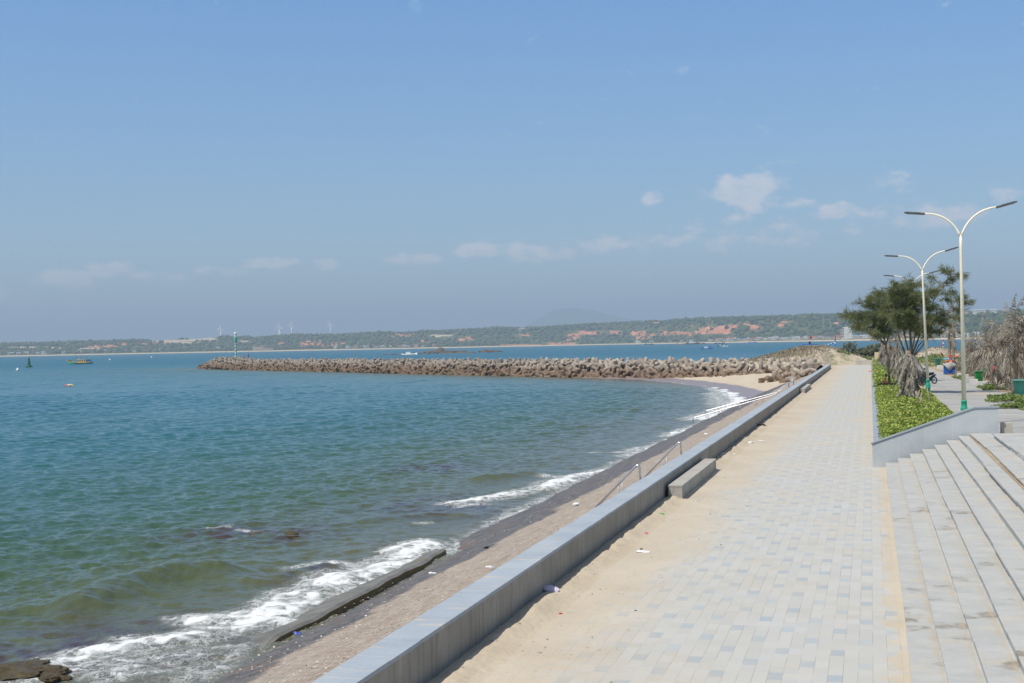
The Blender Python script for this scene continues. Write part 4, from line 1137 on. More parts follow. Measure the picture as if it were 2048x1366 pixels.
for i in range(6):
    q = AY(1622 + i * 3.3, 728 - i * 0.8, 226 + i * 1.2)
    b = MB().taper(0, 0, -1.6, 0.5, 0.55, 0.4, 0.48, 0.36).build('concrete_block', 'tetrapod_concrete', bevel=0.06)
    b.location = (q[0] - 0.4, q[1], 0.35); b.rotation_euler = (0, 0, 0.3)
    tag(b, 'upright concrete block in the row behind the wall end by the tetrapods', 'block', 'row of upright concrete blocks by the tetrapods')
# beacon at the breakwater's end
def band(mb_a, mb_b, x, y, z0, z1, n, r):
    for k in range(n):
        a, b_ = z0 + (z1 - z0) * k / n, z0 + (z1 - z0) * (k + 1) / n
        (mb_a if k % 2 == 0 else mb_b).tube([(x, y, a), (x, y, b_)], r, 12)
def make_beacon():
    c = AY(471.5, 713, 480); t = thing('beacon_tower', 'slim green and white banded beacon tower at the breakwater end', 'beacon', (c[0], c[1], 0.6))
    a, w = MB(), MB(); band(w, a, 0, 0, 0.3, 6.6, 11, 0.34); t.scale = (1, 1, 1.12)
    a.build('green_bands', 'marker_green', t); w.build('mast', 'white_paint', t)
    MB().lathe([(1.0, 0), (1.0, 0.3)], 12).build('base', 'plain_concrete', t)
    MB().lathe([(0.45, 6.6), (0.62, 6.75), (0.62, 8.2), (0.45, 8.3)], 14).build('gallery', 'marker_green', t)
    MB().lathe([(0.42, 8.3), (0.46, 9.4), (0.6, 9.45), (0.6, 9.6), (0.25, 10.0)], 12).build('lantern', 'white_paint', t)
make_beacon()
c = AY(497, 713, 470); t = thing('marker_post', 'tiny dark red marker post on top of the breakwater near the beacon', 'marker', (c[0], c[1], 0.9))
MB().lathe([(0.35, 0), (0.3, 0.9), (0.14, 1.0), (0.12, 1.7)], 10).build('post', 'dark_red_cloth', t); MB().lathe([(0.28, 1.7), (0.3, 2.0), (0.05, 2.3)], 10).build('top_mark', 'dark_red_cloth', t)

# ================================================================== HANDRAILS
def rail_pair(name, label, path, posts, r=0.034):
    t = thing(name, label, 'handrail', (path[0][0], path[0][1], 0), 0, 'steel handrails of the stairs to the sea')
    MB().tube(path, r, 10).build('rail', 'steel', t, True, world=True)
    for p, zb in posts:
        m = MB()
        for dx in (-0.06, 0.06): m.tube([(p[0] + dx, p[1], zb), (p[0] + dx, p[1], p[2] + dx * 0.4)], 0.022, 8)
        m.build('post', 'steel_post', t, True, world=True)
    return t
def bend(a, b_, c_, n=6, k=0.22):
    """polyline a-b-c with a rounded corner at b"""
    a, b_, c_ = Vector(a), Vector(b_), Vector(c_)
    p, q = b_ + (a - b_).normalized() * k, b_ + (c_ - b_).normalized() * k
    return [a] + [p * (1 - t) ** 2 + b_ * 2 * t * (1 - t) + q * t * t for t in [i / n for i in range(n + 1)]] + [c_]
for Y, lab in ((40.5, 'nearest steel handrail bending down behind the wall by the long bench'), (49.7, 'second steel handrail behind the wall at the far end of the long bench')):
    rail_pair('handrail', lab, bend((-8.25, Y, -0.28), (-6.82, Y, 1.17), (-6.78, Y, -0.1)), [((-7.42, Y, 0.55), -0.35)])
for Y, pts, lab in ((121.0, [(1577, 764), (1549, 790), (1386, 836)], 'long steel handrail running down to the water, nearer of the far pair'),
                    (128.5, [(1586.5, 759), (1558, 784), (1411, 822)], 'long steel handrail running down to the water, farther of the far pair')):
    a, b_, c_ = [AY(px, py, Y) for px, py in pts]
    path = bend((a[0] + 0.05, Y, 0.2), tuple(a), tuple(b_), 6, 0.18)[:-1] + bend(tuple(b_), tuple(c_), (c_[0], Y, -3.0), 5, 0.12)
    posts = []
    for f in (0.22, 0.42, 0.62, 0.82):
        q = b_ + (c_ - b_) * f; posts.append(((q[0], Y, q[2]), (q[0] + 6.6) * 0.3 - 0.2))
    q = a + (b_ - a) * 0.45; posts.append(((q[0], Y, q[2]), (q[0] + 6.6) * 0.3 - 0.2))
    rail_pair('handrail', lab, path, posts, 0.05)

# ================================================================== STREET LAMPS
def make_lamp(label):
    t = thing('street_lamp', label, 'street lamp', (0, 0, 0), 0, 'twin arm street lamps along the planter')
    MB().tube([(0, 0, 1.0), (0, 0, 7.3), (0, 0, 7.75)], [0.092, 0.06, 0.052], 14).build('pole', 'lamp_paint', t, True)
    MB().lathe([(0.16, 0), (0.16, 0.08), (0.135, 0.11), (0.12, 0.5), (0.155, 0.54), (0.155, 0.60), (0.125, 0.63), (0.145, 0.69), (0.145, 0.74), (0.12, 0.78), (0.105, 0.98), (0.13, 1.01), (0.09, 1.06)], 18).build('base', 'lamp_green', t, True)
    for sx, top in ((-1, 0.0), (1, 0.16)):
        pts = []
        for i in range(15):
            u = i / 14.0
            x = 0.03 + 1.46 * u ** 1.25; z = 7.70 + (0.98 + top * 0.3) * (1 - (1 - u) ** 2.3) + top * u * 0.6
            pts.append((sx * x, 0, z))
        MB().tube(pts, [0.048 - 0.016 * i / 14 for i in range(15)], 10).build('arm', 'lamp_paint', t, True)
        e = Vector(pts[-1]); d = (e - Vector(pts[-2])).normalized()
        d = Vector((sx * 0.985, 0, 0.10 if sx < 0 else 0.24)).normalized()
        w = Vector((0, 1, 0)); up = d.cross(w) * (1 if d.cross(w).z > 0 else -1)
        h = MB()
        def obx(a, b_, hw, ht, dz): 
            return [e + d * q + w * sy * hw + up * (dz + sz * ht) for q in (a, b_) for sy in (-1, 1) for sz in (-1, 1)]
        for a, b_, hw, ht, dz in ((-0.12, 0.12, 0.05, 0.045, 0), (0.10, 0.62, 0.13, 0.04, 0.01), (0.60, 0.70, 0.09, 0.028, 0.01)):
            p = obx(a, b_, hw, ht, dz); h.hexa([p[0], p[4], p[6], p[2], p[1], p[5], p[7], p[3]])
        hd = h.build('lamp_head', 'lamp_head', t, bevel=0.012)
        p = obx(0.16, 0.58, 0.10, 0.006, -0.037); MB().hexa([p[0], p[4], p[6], p[2], p[1], p[5], p[7], p[3]]).build('lens', 'lamp_lens', hd)
    return t
LAMP = None
for (px, py, Y, lean, lab) in [(1929, 850, 57.5, 0.0, 'tallest nearest twin arm street lamp rising behind the granite cheek wall'),
                         (1857, 794, 86.0, -0.028, 'second twin arm street lamp with whole green base among the shrubs'),
                         (1827, 770, 114.5, 0.0, 'third twin arm street lamp half hidden behind the casuarina crown'),
                         (1808, 757, 143.0, 0.0, 'farthest twin arm street lamp, one arm showing left of the casuarina')]:
    q = AY(px, py, Y)
    if LAMP is None: LAMP = make_lamp(lab); o = LAMP
    else: o = dup(LAMP, (0, 0, 0), 0, lab)
    o.location = (q[0], Y, ROAD - 0.05); o.rotation_euler = (0, lean, -0.05)

# ================================================================== VEGETATION
def bez(p, d, L, droop, n=7):
    pts = [Vector(p)]; d = Vector(d).normalized()
    for i in range(n):
        d = (d + Vector((0, 0, -droop / n))).normalized(); pts.append(pts[-1] + d * (L / n))
    return pts
def make_casuarina(name, label, loc, stems, seed, needle_n, bias, size):
    """stems: list of polylines (local), bias: pull of the wind on branch direction"""
    rg = random.Random(seed); wood = MB(); NV = []; rn = np.random.RandomState(seed)
    X, Y, Z, LL, AZ, EL = [], [], [], [], [], []
    def spray(pts, dens):
        for i in range(1, len(pts)):
            a, b_ = pts[i - 1], pts[i]; dr = (b_ - a).normalized()
            for k in range(dens):
                q = a.lerp(b_, rg.random()); j = 0.05
                X.append(q.x + rg.gauss(0, j)); Y.append(q.y + rg.gauss(0, j)); Z.append(q.z + rg.gauss(0, j))
                AZ.append(math.atan2(dr.y, dr.x) + rg.gauss(0, 0.75)); EL.append(math.asin(max(-1, min(1, dr.z))) * 0.6 + rg.gauss(-0.15, 0.55)); LL.append(rg.uniform(0.22, 0.46) * size)
    for st, r0, nb, f0 in stems:
        st = [Vector(p) for p in st]
        wood.tube(st, [r0 * (1 - 0.85 * i / (len(st) - 1)) for i in range(len(st))], 8)
        for k in range(nb):
            f = f0 + (1 - f0) * (k + rg.random()) / nb; q = f * (len(st) - 1); i = min(int(q), len(st) - 2); p = st[i].lerp(st[i + 1], q - i)
            az = rg.uniform(0, 6.283); L = size * rg.uniform(0.5, 2.0) * (1.25 - 0.8 * f)
            d = Vector((math.cos(az) + bias[0], math.sin(az) + bias[1], rg.uniform(0.15, 0.9) + bias[2]))
            br = bez(p, d, L, rg.uniform(0.0, 0.5)); wood.tube(br, [0.025 * size * (1 - 0.9 * j / 7) for j in range(8)], 5, False)
            spray(br[3:], needle_n // 3)
            for s in range(8):
                w = rg.uniform(0.35, 1.0) * 6.99; i2 = int(w); p2 = br[i2].lerp(br[i2 + 1], w - i2); a2 = rg.uniform(0, 6.283)
                d2 = (br[i2 + 1] - br[i2]).normalized() * 0.9 + Vector((math.cos(a2), math.sin(a2), rg.uniform(-0.3, 0.7))) * 0.8
                tw = bez(p2, d2, size * rg.uniform(0.25, 0.6), rg.uniform(0.1, 0.9), 4); wood.tube(tw, [0.008 * size] * 5, 3, False)
                spray(tw[1:], needle_n // 2)
    t = thing(name, label, 'tree', loc)
    wood.build('trunk', 'bark_grey', t, True)
    X, Y, Z, LL, AZ, EL = [np.array(a) for a in (X, Y, Z, LL, AZ, EL)]
    d = np.stack([np.cos(AZ) * np.cos(EL), np.sin(AZ) * np.cos(EL), np.sin(EL)], -1); s = np.cross(d, rn.randn(len(X), 3)); s /= np.linalg.norm(s, axis=1)[:, None]
    c = np.stack([X, Y, Z], -1); W = (0.026 * size)
    V = np.stack([c - s * W * 0.5, c + s * W * 0.5, c + d * LL[:, None] + s * W * 0.2 - np.array([0, 0, 0.03]), c + d * LL[:, None] - s * W * 0.2 - np.array([0, 0, 0.03])], 1).reshape(-1, 3)
    np_mesh('crown', V, np.arange(len(V)).reshape(-1, 4), 'needle_leaf', t)
    return t
def L3(px, py, Y, base):
    q = AY(px, py, Y); return (q[0] - base[0], 0.0, q[2] - base[2])
def casuarinas():
    Y = 90.0; b_ = AY(1816, 790, Y); b_[2] = ROAD
    def S(pts, j=0.0):
        out = []
        for i, (px, py) in enumerate(pts):
            q = L3(px, py, Y, b_); out.append((q[0], j * i, q[2]))
        return out
    make_casuarina('casuarina_tree', 'feathery dark green casuarina with windswept upper limbs behind the second lamp', b_, [
        (S([(1816, 790), (1818, 740), (1822, 690), (1818, 640), (1812, 600), (1822, 562)]), 0.12, 26, 0.42),
        (S([(1820, 720), (1836, 680), (1850, 640), (1868, 600), (1890, 566), (1904, 545)], 0.2), 0.06, 12, 0.5),
        (S([(1822, 720), (1846, 690), (1872, 655), (1896, 625), (1922, 600)], -0.2), 0.05, 11, 0.5),
        (S([(1818, 725), (1800, 680), (1788, 640), (1776, 605), (1768, 588)], 0.3), 0.07, 20, 0.40),
        (S([(1818, 730), (1838, 690), (1862, 668), (1890, 652)], 0.1), 0.05, 7, 0.45),
        (S([(1820, 715), (1806, 660), (1800, 615), (1792, 575)], -0.3), 0.06, 20, 0.40), (S([(1820, 720), (1830, 670), (1838, 620), (1846, 585)], -0.4), 0.06, 18, 0.4), (S([(1819, 720), (1812, 680), (1808, 650), (1806, 625)], 0.5), 0.05, 16, 0.45)], 5, 12, (0.45, 0.0, 0.1), 0.92)
    Y = 112.0; b_ = AY(1779, 772, Y); b_[2] = ROAD
    make_casuarina('casuarina_tree', 'slender leaning casuarina beside the sitting person, its limbs reaching left over the promenade', b_, [
        (S([(1779, 772), (1776, 720), (1771, 690), (1766, 660), (1766, 630), (1772, 600)]), 0.10, 24, 0.45),
        (S([(1771, 690), (1750, 664), (1728, 650), (1712, 640), (1702, 633)], 0.2), 0.06, 14, 0.35),
        (S([(1770, 690), (1748, 672), (1730, 664), (1716, 658)], -0.3), 0.05, 11, 0.35),
        (S([(1772, 690), (1784, 650), (1790, 620), (1796, 595)], 0.4), 0.07, 18, 0.35),
        (S([(1768, 670), (1752, 640), (1748, 620), (1752, 600)], -0.2), 0.06, 15, 0.35)], 9, 12, (0.15, 0.0, 0.0), 1.1)
casuarinas()
def frond(V, F, p, az, el, L, droop, rg, wind=(0.5, 0.0), n=20, leaf=0.46, w=0.034, ribr=0.036):
    d = Vector((math.cos(az) * math.cos(el), math.sin(az) * math.cos(el), math.sin(el))); q = Vector(p); st = L / n
    prev = None
    for i in range(n + 1):
        u = i / n
        side = d.cross(Vector((0, 0, 1))); side = side.normalized() if side.length > 1e-3 else Vector((1, 0, 0))
        rr = ribr * (1 - 0.8 * u); b = len(V)
        V += [q + side * rr, q - side * rr, q + d.cross(side) * rr * 0.8]
        if prev is not None:
            for k in range(3): F.append((prev + k, prev + (k + 1) % 3, b + (k + 1) % 3, b + k))
        prev = b
        if u > 0.12:
            ll = leaf * (math.sin(math.pi * min(1, 0.15 + u * 0.85)) ** 0.6) * rg.uniform(0.75, 1.15)
            for sgn in (-1, 1):
                o = (side * sgn * rg.uniform(0.5, 1.0) + d * rg.uniform(0.3, 0.8) + Vector((wind[0], wind[1], 0)) * rg.uniform(0.2, 1.0) + Vector((0, 0, -rg.uniform(0.2, 1.1)))).normalized()
                wv = d * w; m1 = q + o * ll * 0.5; o2 = (o + Vector((0, 0, -0.7))).normalized(); tip = m1 + o2 * ll * 0.5; b2 = len(V)
                V += [q - wv * 0.6, q + wv * 0.6, m1 + wv, m1 - wv, tip]
                F.append((b2, b2 + 1, b2 + 2, b2 + 3)); F.append((b2 + 3, b2 + 2, b2 + 4, b2 + 4))
        q = q + d * st; d = (d + Vector((wind[0] * 0.06, wind[1] * 0.06, -droop / n))).normalized()
def make_palm(label, loc, H, seed, up_n, dead_n, r=0.16, skirt=False, lean=(0.1, 0.0), flen=1.9, group=None, name='palm_tree'):
    rg = random.Random(seed); t = thing(name, label, 'palm tree', loc, 0, group)
    pts = [(lean[0] * (i / 8) ** 1.5 * H * 0.5, lean[1] * (i / 8) * H * 0.5, H * i / 8) for i in range(9)]
    rr = [r * (1.35 - 0.45 * min(1, i / 3)) + 0.012 * (i % 2) for i in range(9)]
    MB().tube(pts, rr, 12).build('trunk', 'palm_trunk', t, True)
    top = Vector(pts[-1])
    def mesh(nm, lst):
        V, F = [], []
        for a in lst: frond(V, F, *a[:-1], rg, **a[-1])
        F = [f if len(set(f)) == 4 else f[:3] for f in F]
        me = bpy.data.meshes.new(nm); me.from_pydata([tuple(v) for v in V], [], F); link(nm, me, 'dry_frond', t)
    ups = []
    for k in range(up_n):
        az = 2 * math.pi * k / max(up_n, 1) + rg.uniform(-.4, .4)
        ups.append((top + Vector((0, 0, rg.uniform(-.15, .1))), az, rg.uniform(0.45, 1.4), flen * rg.uniform(0.95, 1.35), rg.uniform(0.6, 1.7), dict(wind=(0.6, 0.1), n=24)))
    if ups: mesh('crown', ups)
    dead = []
    for k in range(dead_n):
        az = rg.uniform(0, 6.283)
        z = rg.uniform(0.35, 0.98) if skirt else rg.uniform(0.62, 1.0)
        q = Vector(pts[0]).lerp(top, z); q.z = H * z
        if skirt: dead.append((q, az, rg.uniform(-0.9, -0.2), min(flen, q.z + 0.25) * rg.uniform(0.7, 1.0), rg.uniform(1.2, 2.4), dict(wind=(0.1, 0), leaf=0.34, n=14, ribr=0.034, w=0.045)))
        else: dead.append((q, az, rg.uniform(-0.5, 0.6), flen * rg.uniform(0.75, 1.1), rg.uniform(0.9, 2.2), dict(wind=(0.4, 0), leaf=0.5, n=18)))
    if dead: mesh('dead_fronds', dead)
    return t
grp = 'half dead coconut palms beside the lane'
for (px, py, Y, H, up, dead, lean, fl, lab) in [
        (2030, 800, 86, 4.6, 18, 24, (0.10, 0), 2.5, 'leaning grey palm rising highest at the picture edge behind the teal bin'),
        (2052, 792, 92, 4.9, 18, 20, (-0.05, 0), 2.5, 'palm cut by the picture edge beyond the teal bin'),
        (1999, 790, 98, 3.9, 13, 20, (0.12, 0), 2.1, 'bushy half dead palm standing behind the open green bin'),
        (2019, 778, 108, 4.2, 11, 16, (0.0, 0), 2.0, 'withered palm among the props behind the creeper mats'),
        (1985, 772, 112, 3.7, 12, 18, (-0.12, 0), 2.0, 'stooping dry palm by the pink and red cloth'),
        (2040, 770, 120, 4.8, 11, 14, (0.08, 0), 2.0, 'tall dry palm in the second rank at the picture edge'),
        (1965, 765, 122, 3.4, 10, 18, (0.14, 0), 1.9, 'short palm with hanging fronds behind the stick rail'),
        (1945, 758, 128, 3.0, 9, 18, (-0.05, 0), 1.8, 'low shaggy palm next to the nearest lamp pole'),
        (1934, 752, 136, 3.2, 6, 16, (0.05, 0), 1.7, 'small bare palm just right of the blue cart'),
        (1907, 744, 142, 5.1, 3, 22, (0.03, 0), 1.5, 'slim palm with a collapsed brown top behind the blue cart'),
        (1901, 742, 150, 4.9, 2, 14, (-0.06, 0), 1.4, 'thin twin trunk palm close behind the collapsed one'),
        (2008, 760, 138, 4.4, 10, 12, (0.1, 0), 2.0, 'distant dry palm seen between the nearer crowns'),
        (1972, 752, 146, 3.9, 9, 12, (0.1, 0), 1.9, 'distant ragged palm over the green scrub')]:
    q = AY(px, py, Y); make_palm(lab, (q[0], Y, ROAD - 0.05), H if H > 4.85 and up < 6 else H * 0.74, int(px), up, (dead if 'collapsed' not in lab else dead // 2), 0.15, False, lean, fl, grp)
grp = 'stunted palms wrapped in dead fronds inside the planter'
for (px, Y, H, up, dead, lab) in [(1816, 80, 3.1, 0, 84, 'stump like palm with a full skirt of dead fronds, nearest in the planter'),
                                  (1793, 122, 3.4, 4, 52, 'skirted dead palm behind the sitting person'),
                                  (1778, 146, 3.2, 3, 46, 'skirted grey palm farther along the planter'),
                                  (1766, 172, 3.4, 2, 40, 'skirted grey palm near the blank notice board'),
                                  (1772, 190, 3.2, 2, 22, 'farthest skirted palm at the planter end')]:
    q = AY(px, 760, Y); make_palm(lab, (q[0], Y, ROAD - 0.25), H, int(px) + 3, up, dead, 0.17, True, (0.02, 0), 1.7, grp)
def palm_litter():
    rg = np.random.RandomState(77); n = 5200
    y = rg.uniform(84, 165, n); x = 8.5 + 6.5 * rg.rand(n) ** 1.2 + 0.5 * np.sin(y / 4.0)
    k = fbm(x / 1.6, y / 2.5, 3) > -0.08; x, y = x[k], y[k]
    L = 0.3 + 0.55 * rg.rand(len(x))
    o = make_leaves('fallen_fronds', x, y, np.full(len(x), ROAD + 0.02) + 0.25 * rg.rand(len(x)), L, L * 0.07, rg, 'dry_frond', None, (-0.1, 1.3))
    tag(o, 'dry grey fallen fronds and stalks littering the ground under the palms', 'fallen fronds', None, 'stuff')
palm_litter()
# wooden props
for i, (a, b_, Y) in enumerate([((1826, 812), (1838, 784), 76), ((1832, 810), (1843, 790), 76.5), ((1838, 806), (1832, 786), 77), ((1846, 808), (1834, 785), 77.5), ((1826, 828), (1842, 800), 70), ((1846, 830), (1852, 815), 68),
                           ((1863, 811), (1855, 781), 74), ((1871, 838), (1876, 826), 62), ((1796, 792), (1806, 770), 84), ((1786, 757), (1796, 738), 110), ((1976, 776), (1990, 748), 104), ((1992, 778), (2010, 740), 102),
                           ((2006, 776), (1996, 742), 104), ((1938, 760), (1946, 728), 122), ((2024, 786), (2012, 752), 97), ((1964, 770), (1974, 744), 108)]):
    p, q = AY(*a, Y), AY(*b_, Y); p[2] -= 0.25; q = q + (q - p) * 0.12
    r = 0.042 + 0.008 * (i % 3); o = MB().tube([(0, 0, 0), tuple((q - p) * 0.5 + np.array([0.01, 0.02, 0])), tuple(q - p)], [r, r * 0.9, r * 0.75], 7).build('support_pole', 'wood_grey', smooth=True); o.location = p
    if i < 10: tag(o, 'weathered wooden prop leaning among the planter shrubs', 'pole', 'wooden props stuck in the planter shrubs')
    else: tag(o, 'weathered wooden prop leaning against the palms by the lane', 'pole', 'wooden props bracing the palms by the lane')
# olive bushes on the shore behind the promenade end
for i, (px, Y, w, h, lab) in enumerate([(1668, 288, 1.9, 2.6, 'small round olive bush at the left end of the row behind the sandy bank'), (1684, 286, 1.7, 2.3, 'narrow olive bush second in the row behind the sandy bank'),
        (1700, 282, 2.6, 3.6, 'tallest pointed olive bush behind the sandy bank'), (1722, 280, 2.5, 2.4, 'broad low olive bush in the middle of the row'), (1740, 278, 2.6, 2.9, 'thick olive bush right of the middle'),
        (1757, 276, 2.4, 3.2, 'olive bush just left of the leaning casuarina trunk'), (1776, 282, 2.8, 3.0, 'olive bush half hidden behind the casuarina trunk'), (1866, 285, 2.6, 1.6, 'low olive bush seen between the lamps')]):
    c = AY(px, 700, Y); z0 = float(land_h(np.array(c[0]), np.array(c[1]))); rg = np.random.RandomState(60 + i)
    t = thing('coastal_bush', lab, 'bush', (c[0], Y, z0), 0, 'olive bushes along the shore')
    m = MB(); n = 1500; u = rg.randn(n, 3); u /= np.linalg.norm(u, axis=1)[:, None]; rad_ = (0.45 + 0.6 * rg.rand(n) ** 0.5); rad_ *= 0.8 + 0.35 * np.sin(u[:, 0] * 4 + i) * np.cos(u[:, 2] * 5)
    P = u * rad_[:, None] * np.array([w * 0.62, w * 0.62, h * 0.52]) + np.array([0, 0, h * 0.5])
    for k in range(7):
        a = rg.rand() * 6.28; e = P[rg.randint(n)]; m.tube([(0, 0, -0.1), (e[0] * 0.4, e[1] * 0.4, e[2] * 0.6), tuple(e)], [0.05, 0.035, 0.012], 5)
    m.build('stems', 'bark_grey', t)
    Ls = 0.22 + 0.16 * rg.rand(n); make_leaves('crown', P[:, 0], P[:, 1], P[:, 2], Ls, Ls * 0.36, rg, 'olive_leaf', t, (-0.3, 1.2))

# ================================================================== SMALL THINGS BY THE LANE
def make_bin(label, loc, rz, mat, open_lid):
    t = thing('wheelie_bin', label, 'bin', loc, rz, 'wheeled bins beside the lane')
    MB().taper(0, 0, 0.10, 0.95, 0.21, 0.24, 0.27, 0.33).build('body', mat, t, bevel=0.02)
    MB().box(-0.29, 0.29, -0.36, 0.35, 0.9505, 1.0).build('rim', mat, t, bevel=0.01)
    if open_lid:
        a = 0.62; m = MB(); m.hexa([(0.28 + q * math.cos(a), y, 0.98 + q * math.sin(a) + dz) for dz in (0, 0.04) for q, y in ((0, -.33), (0.58, -.33), (0.58, .33), (0, .33))]); m.build('lid', mat, t, bevel=0.008)
    else: MB().taper(0, 0, 1.0005, 1.09, 0.30, 0.37, 0.24, 0.30).build('lid', mat, t, bevel=0.02)
    for sy in (-1, 1): MB().tube([(0.22, sy * 0.20 - 0.025, 0.1), (0.22, sy * 0.20 + 0.025, 0.1)], 0.1, 16).build('wheel', 'black_rubber', t, True)
    MB().tube([(0.30, -0.2, 0.93), (0.36, -0.2, 0.95), (0.36, 0.2, 0.95), (0.30, 0.2, 0.93)], 0.015, 6).build('handle', mat, t)
c = AY(1958, 771, 105); make_bin('bright green wheeled bin with its lid swung open beside the white blocks', (c[0], 105, ROAD), 0.05, 'bin_green', True)
c = AY(2040, 799, 82); make_bin('teal wheeled bin with closed lid half cut by the picture edge', (c[0], 82, ROAD), 1.35, 'bin_teal', False)
c = AY(1876, 737, 164); make_bin('small distant teal bin left of the blue cart', (c[0], 164, ROAD), 0.2, 'bin_teal', False)
for i, (zx, zy, s, lab) in enumerate([(905, 955, .62, 'white concrete block right of the open green bin, nearest of the kerb blocks'), (770, 925, .52, 'white concrete block touching the open bin on its left'), (712, 882, .52, 'white concrete block second left of the open bin'),
                                 (655, 848, .45, 'white concrete block behind the nearest lamp pole'), (582, 822, .45, 'white concrete block left of the nearest lamp pole'), (330, 708, .5, 'white concrete block beside the blue cart'), (282, 690, .5, 'white concrete block by the distant teal bin')]):
    px, py = 1840 + zx / 7.19, 640 + zy / 7.19; c = G(px, py + 2.0, ROAD)
    b = MB().taper(0, 0, 0, 0.42 + 0.04 * (i % 2), s * 0.62, 0.3, s * 0.58, 0.27).build('kerb_block', 'white_block', bevel=0.02); b.location = c; b.rotation_euler = (0, 0, 0.1 * ((i * 7) % 5 - 2))
    tag(b, lab, 'block', 'white blocks along the lane edge')
def make_cart():
    Y = 134.0; c = AY(1899, 749, Y); t = thing('vendor_cart', 'blue vendor cart under a grey tarpaulin with a light blue sign board', 'cart', (c[0], Y, ROAD))
    MB().box(-0.52, 0.52, -0.35, 0.35, 0.12, 0.92).build('box', 'cart_blue', t, bevel=0.01)
    MB().box(-0.54, 0.54, -0.37, 0.37, 0.05, 0.115).build('base_rail', 'lamp_head', t)
    rg = np.random.RandomState(2); xs, ys = np.linspace(-0.58, 0.58, 15), np.linspace(-0.42, 0.42, 9); V = []
    for x in xs:
        for y in ys: V.append((x, y, 0.96 + 0.16 * math.exp(-(x / 0.4) ** 2) * (1 + 0.4 * rg.randn()) + 0.03 * rg.randn()))
    F = grid_faces(15, 9).tolist(); b = len(V)
    for i, x in enumerate(xs): V.append((x * 1.0, -0.44 - 0.02 * rg.rand(), 0.96 - max(0.05, 0.62 - abs(x) * 1.05)))
    F += [(i * 9, (i + 1) * 9, b + i + 1, b + i) for i in range(14)]
    me = bpy.data.meshes.new('tarpaulin'); me.from_pydata(V, [], F); o = link('tarpaulin', me, 'tarp_grey', t, True); s = o.modifiers.new('thick', 'SOLIDIFY'); s.thickness = 0.012
    for sx in (-1, 1): MB().tube([(sx * 0.46, 0.2, 0.9), (sx * 0.46, 0.2, 1.72)], 0.02, 6).build('sign_post', 'wood_grey', t)
    sg = MB().box(-0.52, 0.44, 0.15, 0.18, 1.42, 1.60).build('sign_board', 'sign_blue', t)
    m = MB()
    for k, (x, w) in enumerate([(-0.40, .07), (-0.28, .05), (-0.2, .08), (-0.05, .06), (0.06, .05), (0.15, .08), (0.28, .06)]): m.box(x, x + w, 0.144, 0.149, 1.475, 1.545)
    m.build('lettering', 'white_paint', sg)
    for sx in (-0.3, 0.3): MB().tube([(sx - 0.03, 0, 0.11), (sx + 0.03, 0, 0.11)], 0.11, 14).build('wheel', 'black_rubber', t)
    for i, (x, z, R, lab) in enumerate([(0.12, 1.72, 0.12, 'orange swim ring hanging above the blue cart sign'), (0.06, 1.25, 0.14, 'orange swim ring hanging below the blue cart sign'), (-0.2, 1.18, 0.10, 'small orange swim ring on the grey tarpaulin'), (0.3, 1.24, 0.12, 'orange swim ring at the right post of the cart')]):
        o = MB().ring((0, 0, 0), R, 0.05, 1, 20, 8).build('swim_ring', 'ring_orange', smooth=True); o.location = (c[0] + x, Y + (0.08 if i < 2 else -0.02), ROAD + z); o.rotation_euler = (0.15, 0, 0.3 * i)
        tag(o, lab, 'swim ring', 'orange swim rings on the vendor cart')
make_cart()
c = AY(1885.5, 712, 150); q = AY(1882.5, 705, 150)
t = thing('folded_parasol', 'dark red folded parasol tilted behind the blue cart', 'parasol', (c[0], 150, ROAD))
a = np.array([c[0], 150, c[2]]); b_ = np.array([q[0], 150, q[2]])
MB().tube([(c[0] + 0.25, 150, ROAD), tuple(b_ + (b_ - a) * 0.3)], 0.018, 6).build('pole', 'wood_grey', t, world=True)
MB().tube([tuple(a), tuple(a * .6 + b_ * .4), tuple(b_)], [0.03, 0.09, 0.05], 8).build('canopy', 'dark_red_cloth', t, world=True)
c = AY(1987.5, 738, 109)
o = MB().blob((0, 0, 0), 0.25, 3, 0.45, 2, (0.36, 0.25, 1.0)).build('hanging_cloth', 'pink_cloth', smooth=True); o.location = (c[0], 109, c[2]); o.scale = (1, 1, 1.0)
tag(o, 'pink and red cloth bundle hanging between the palms', 'cloth')
for i, (zx, zy, lab, mt) in enumerate([(665, 498, 'small pink bag hung on the palm by the lamp pole', 'pink_cloth'), (535, 521, 'small pink rag near the cart', 'pink_cloth'), (745, 492, 'white bag hung among the palm stems', 'litter_white'), (730, 460, 'small orange float hung under the palm fronds', 'ring_orange')]):
    c = AY(1840 + zx / 7.19, 640 + zy / 7.19, 131); o = MB().blob((0, 0, 0), 0.13, i, 0.25, 2, (1.1, 0.7, 0.8)).build('hung_bag', mt, smooth=True); o.location = c; tag(o, lab, 'bag')
def make_stick_rail():
    t = thing('stick_rail', 'rough wooden stick rail strung between the palms', 'rail', AY(1950, 745, 125)); t.location.z = ROAD
    xs = [AY(p, 740, 125)[0] for p in (1912, 1925, 1938, 1952, 1966, 1984)]
    for x in xs: MB().tube([(x, 125, ROAD - 0.2), (x + 0.05, 125, ROAD + 1.05)], 0.035, 6).build('post', 'wood_grey', t, world=True)
    for z in (0.55, 0.98): MB().tube([(xs[0] - 0.2, 124.95, ROAD + z), (xs[2], 124.93, ROAD + z - 0.06), (xs[-1] + 0.3, 124.95, ROAD + z + 0.03)], 0.03, 6).build('rail', 'wood_grey', t, world=True)
make_stick_rail()
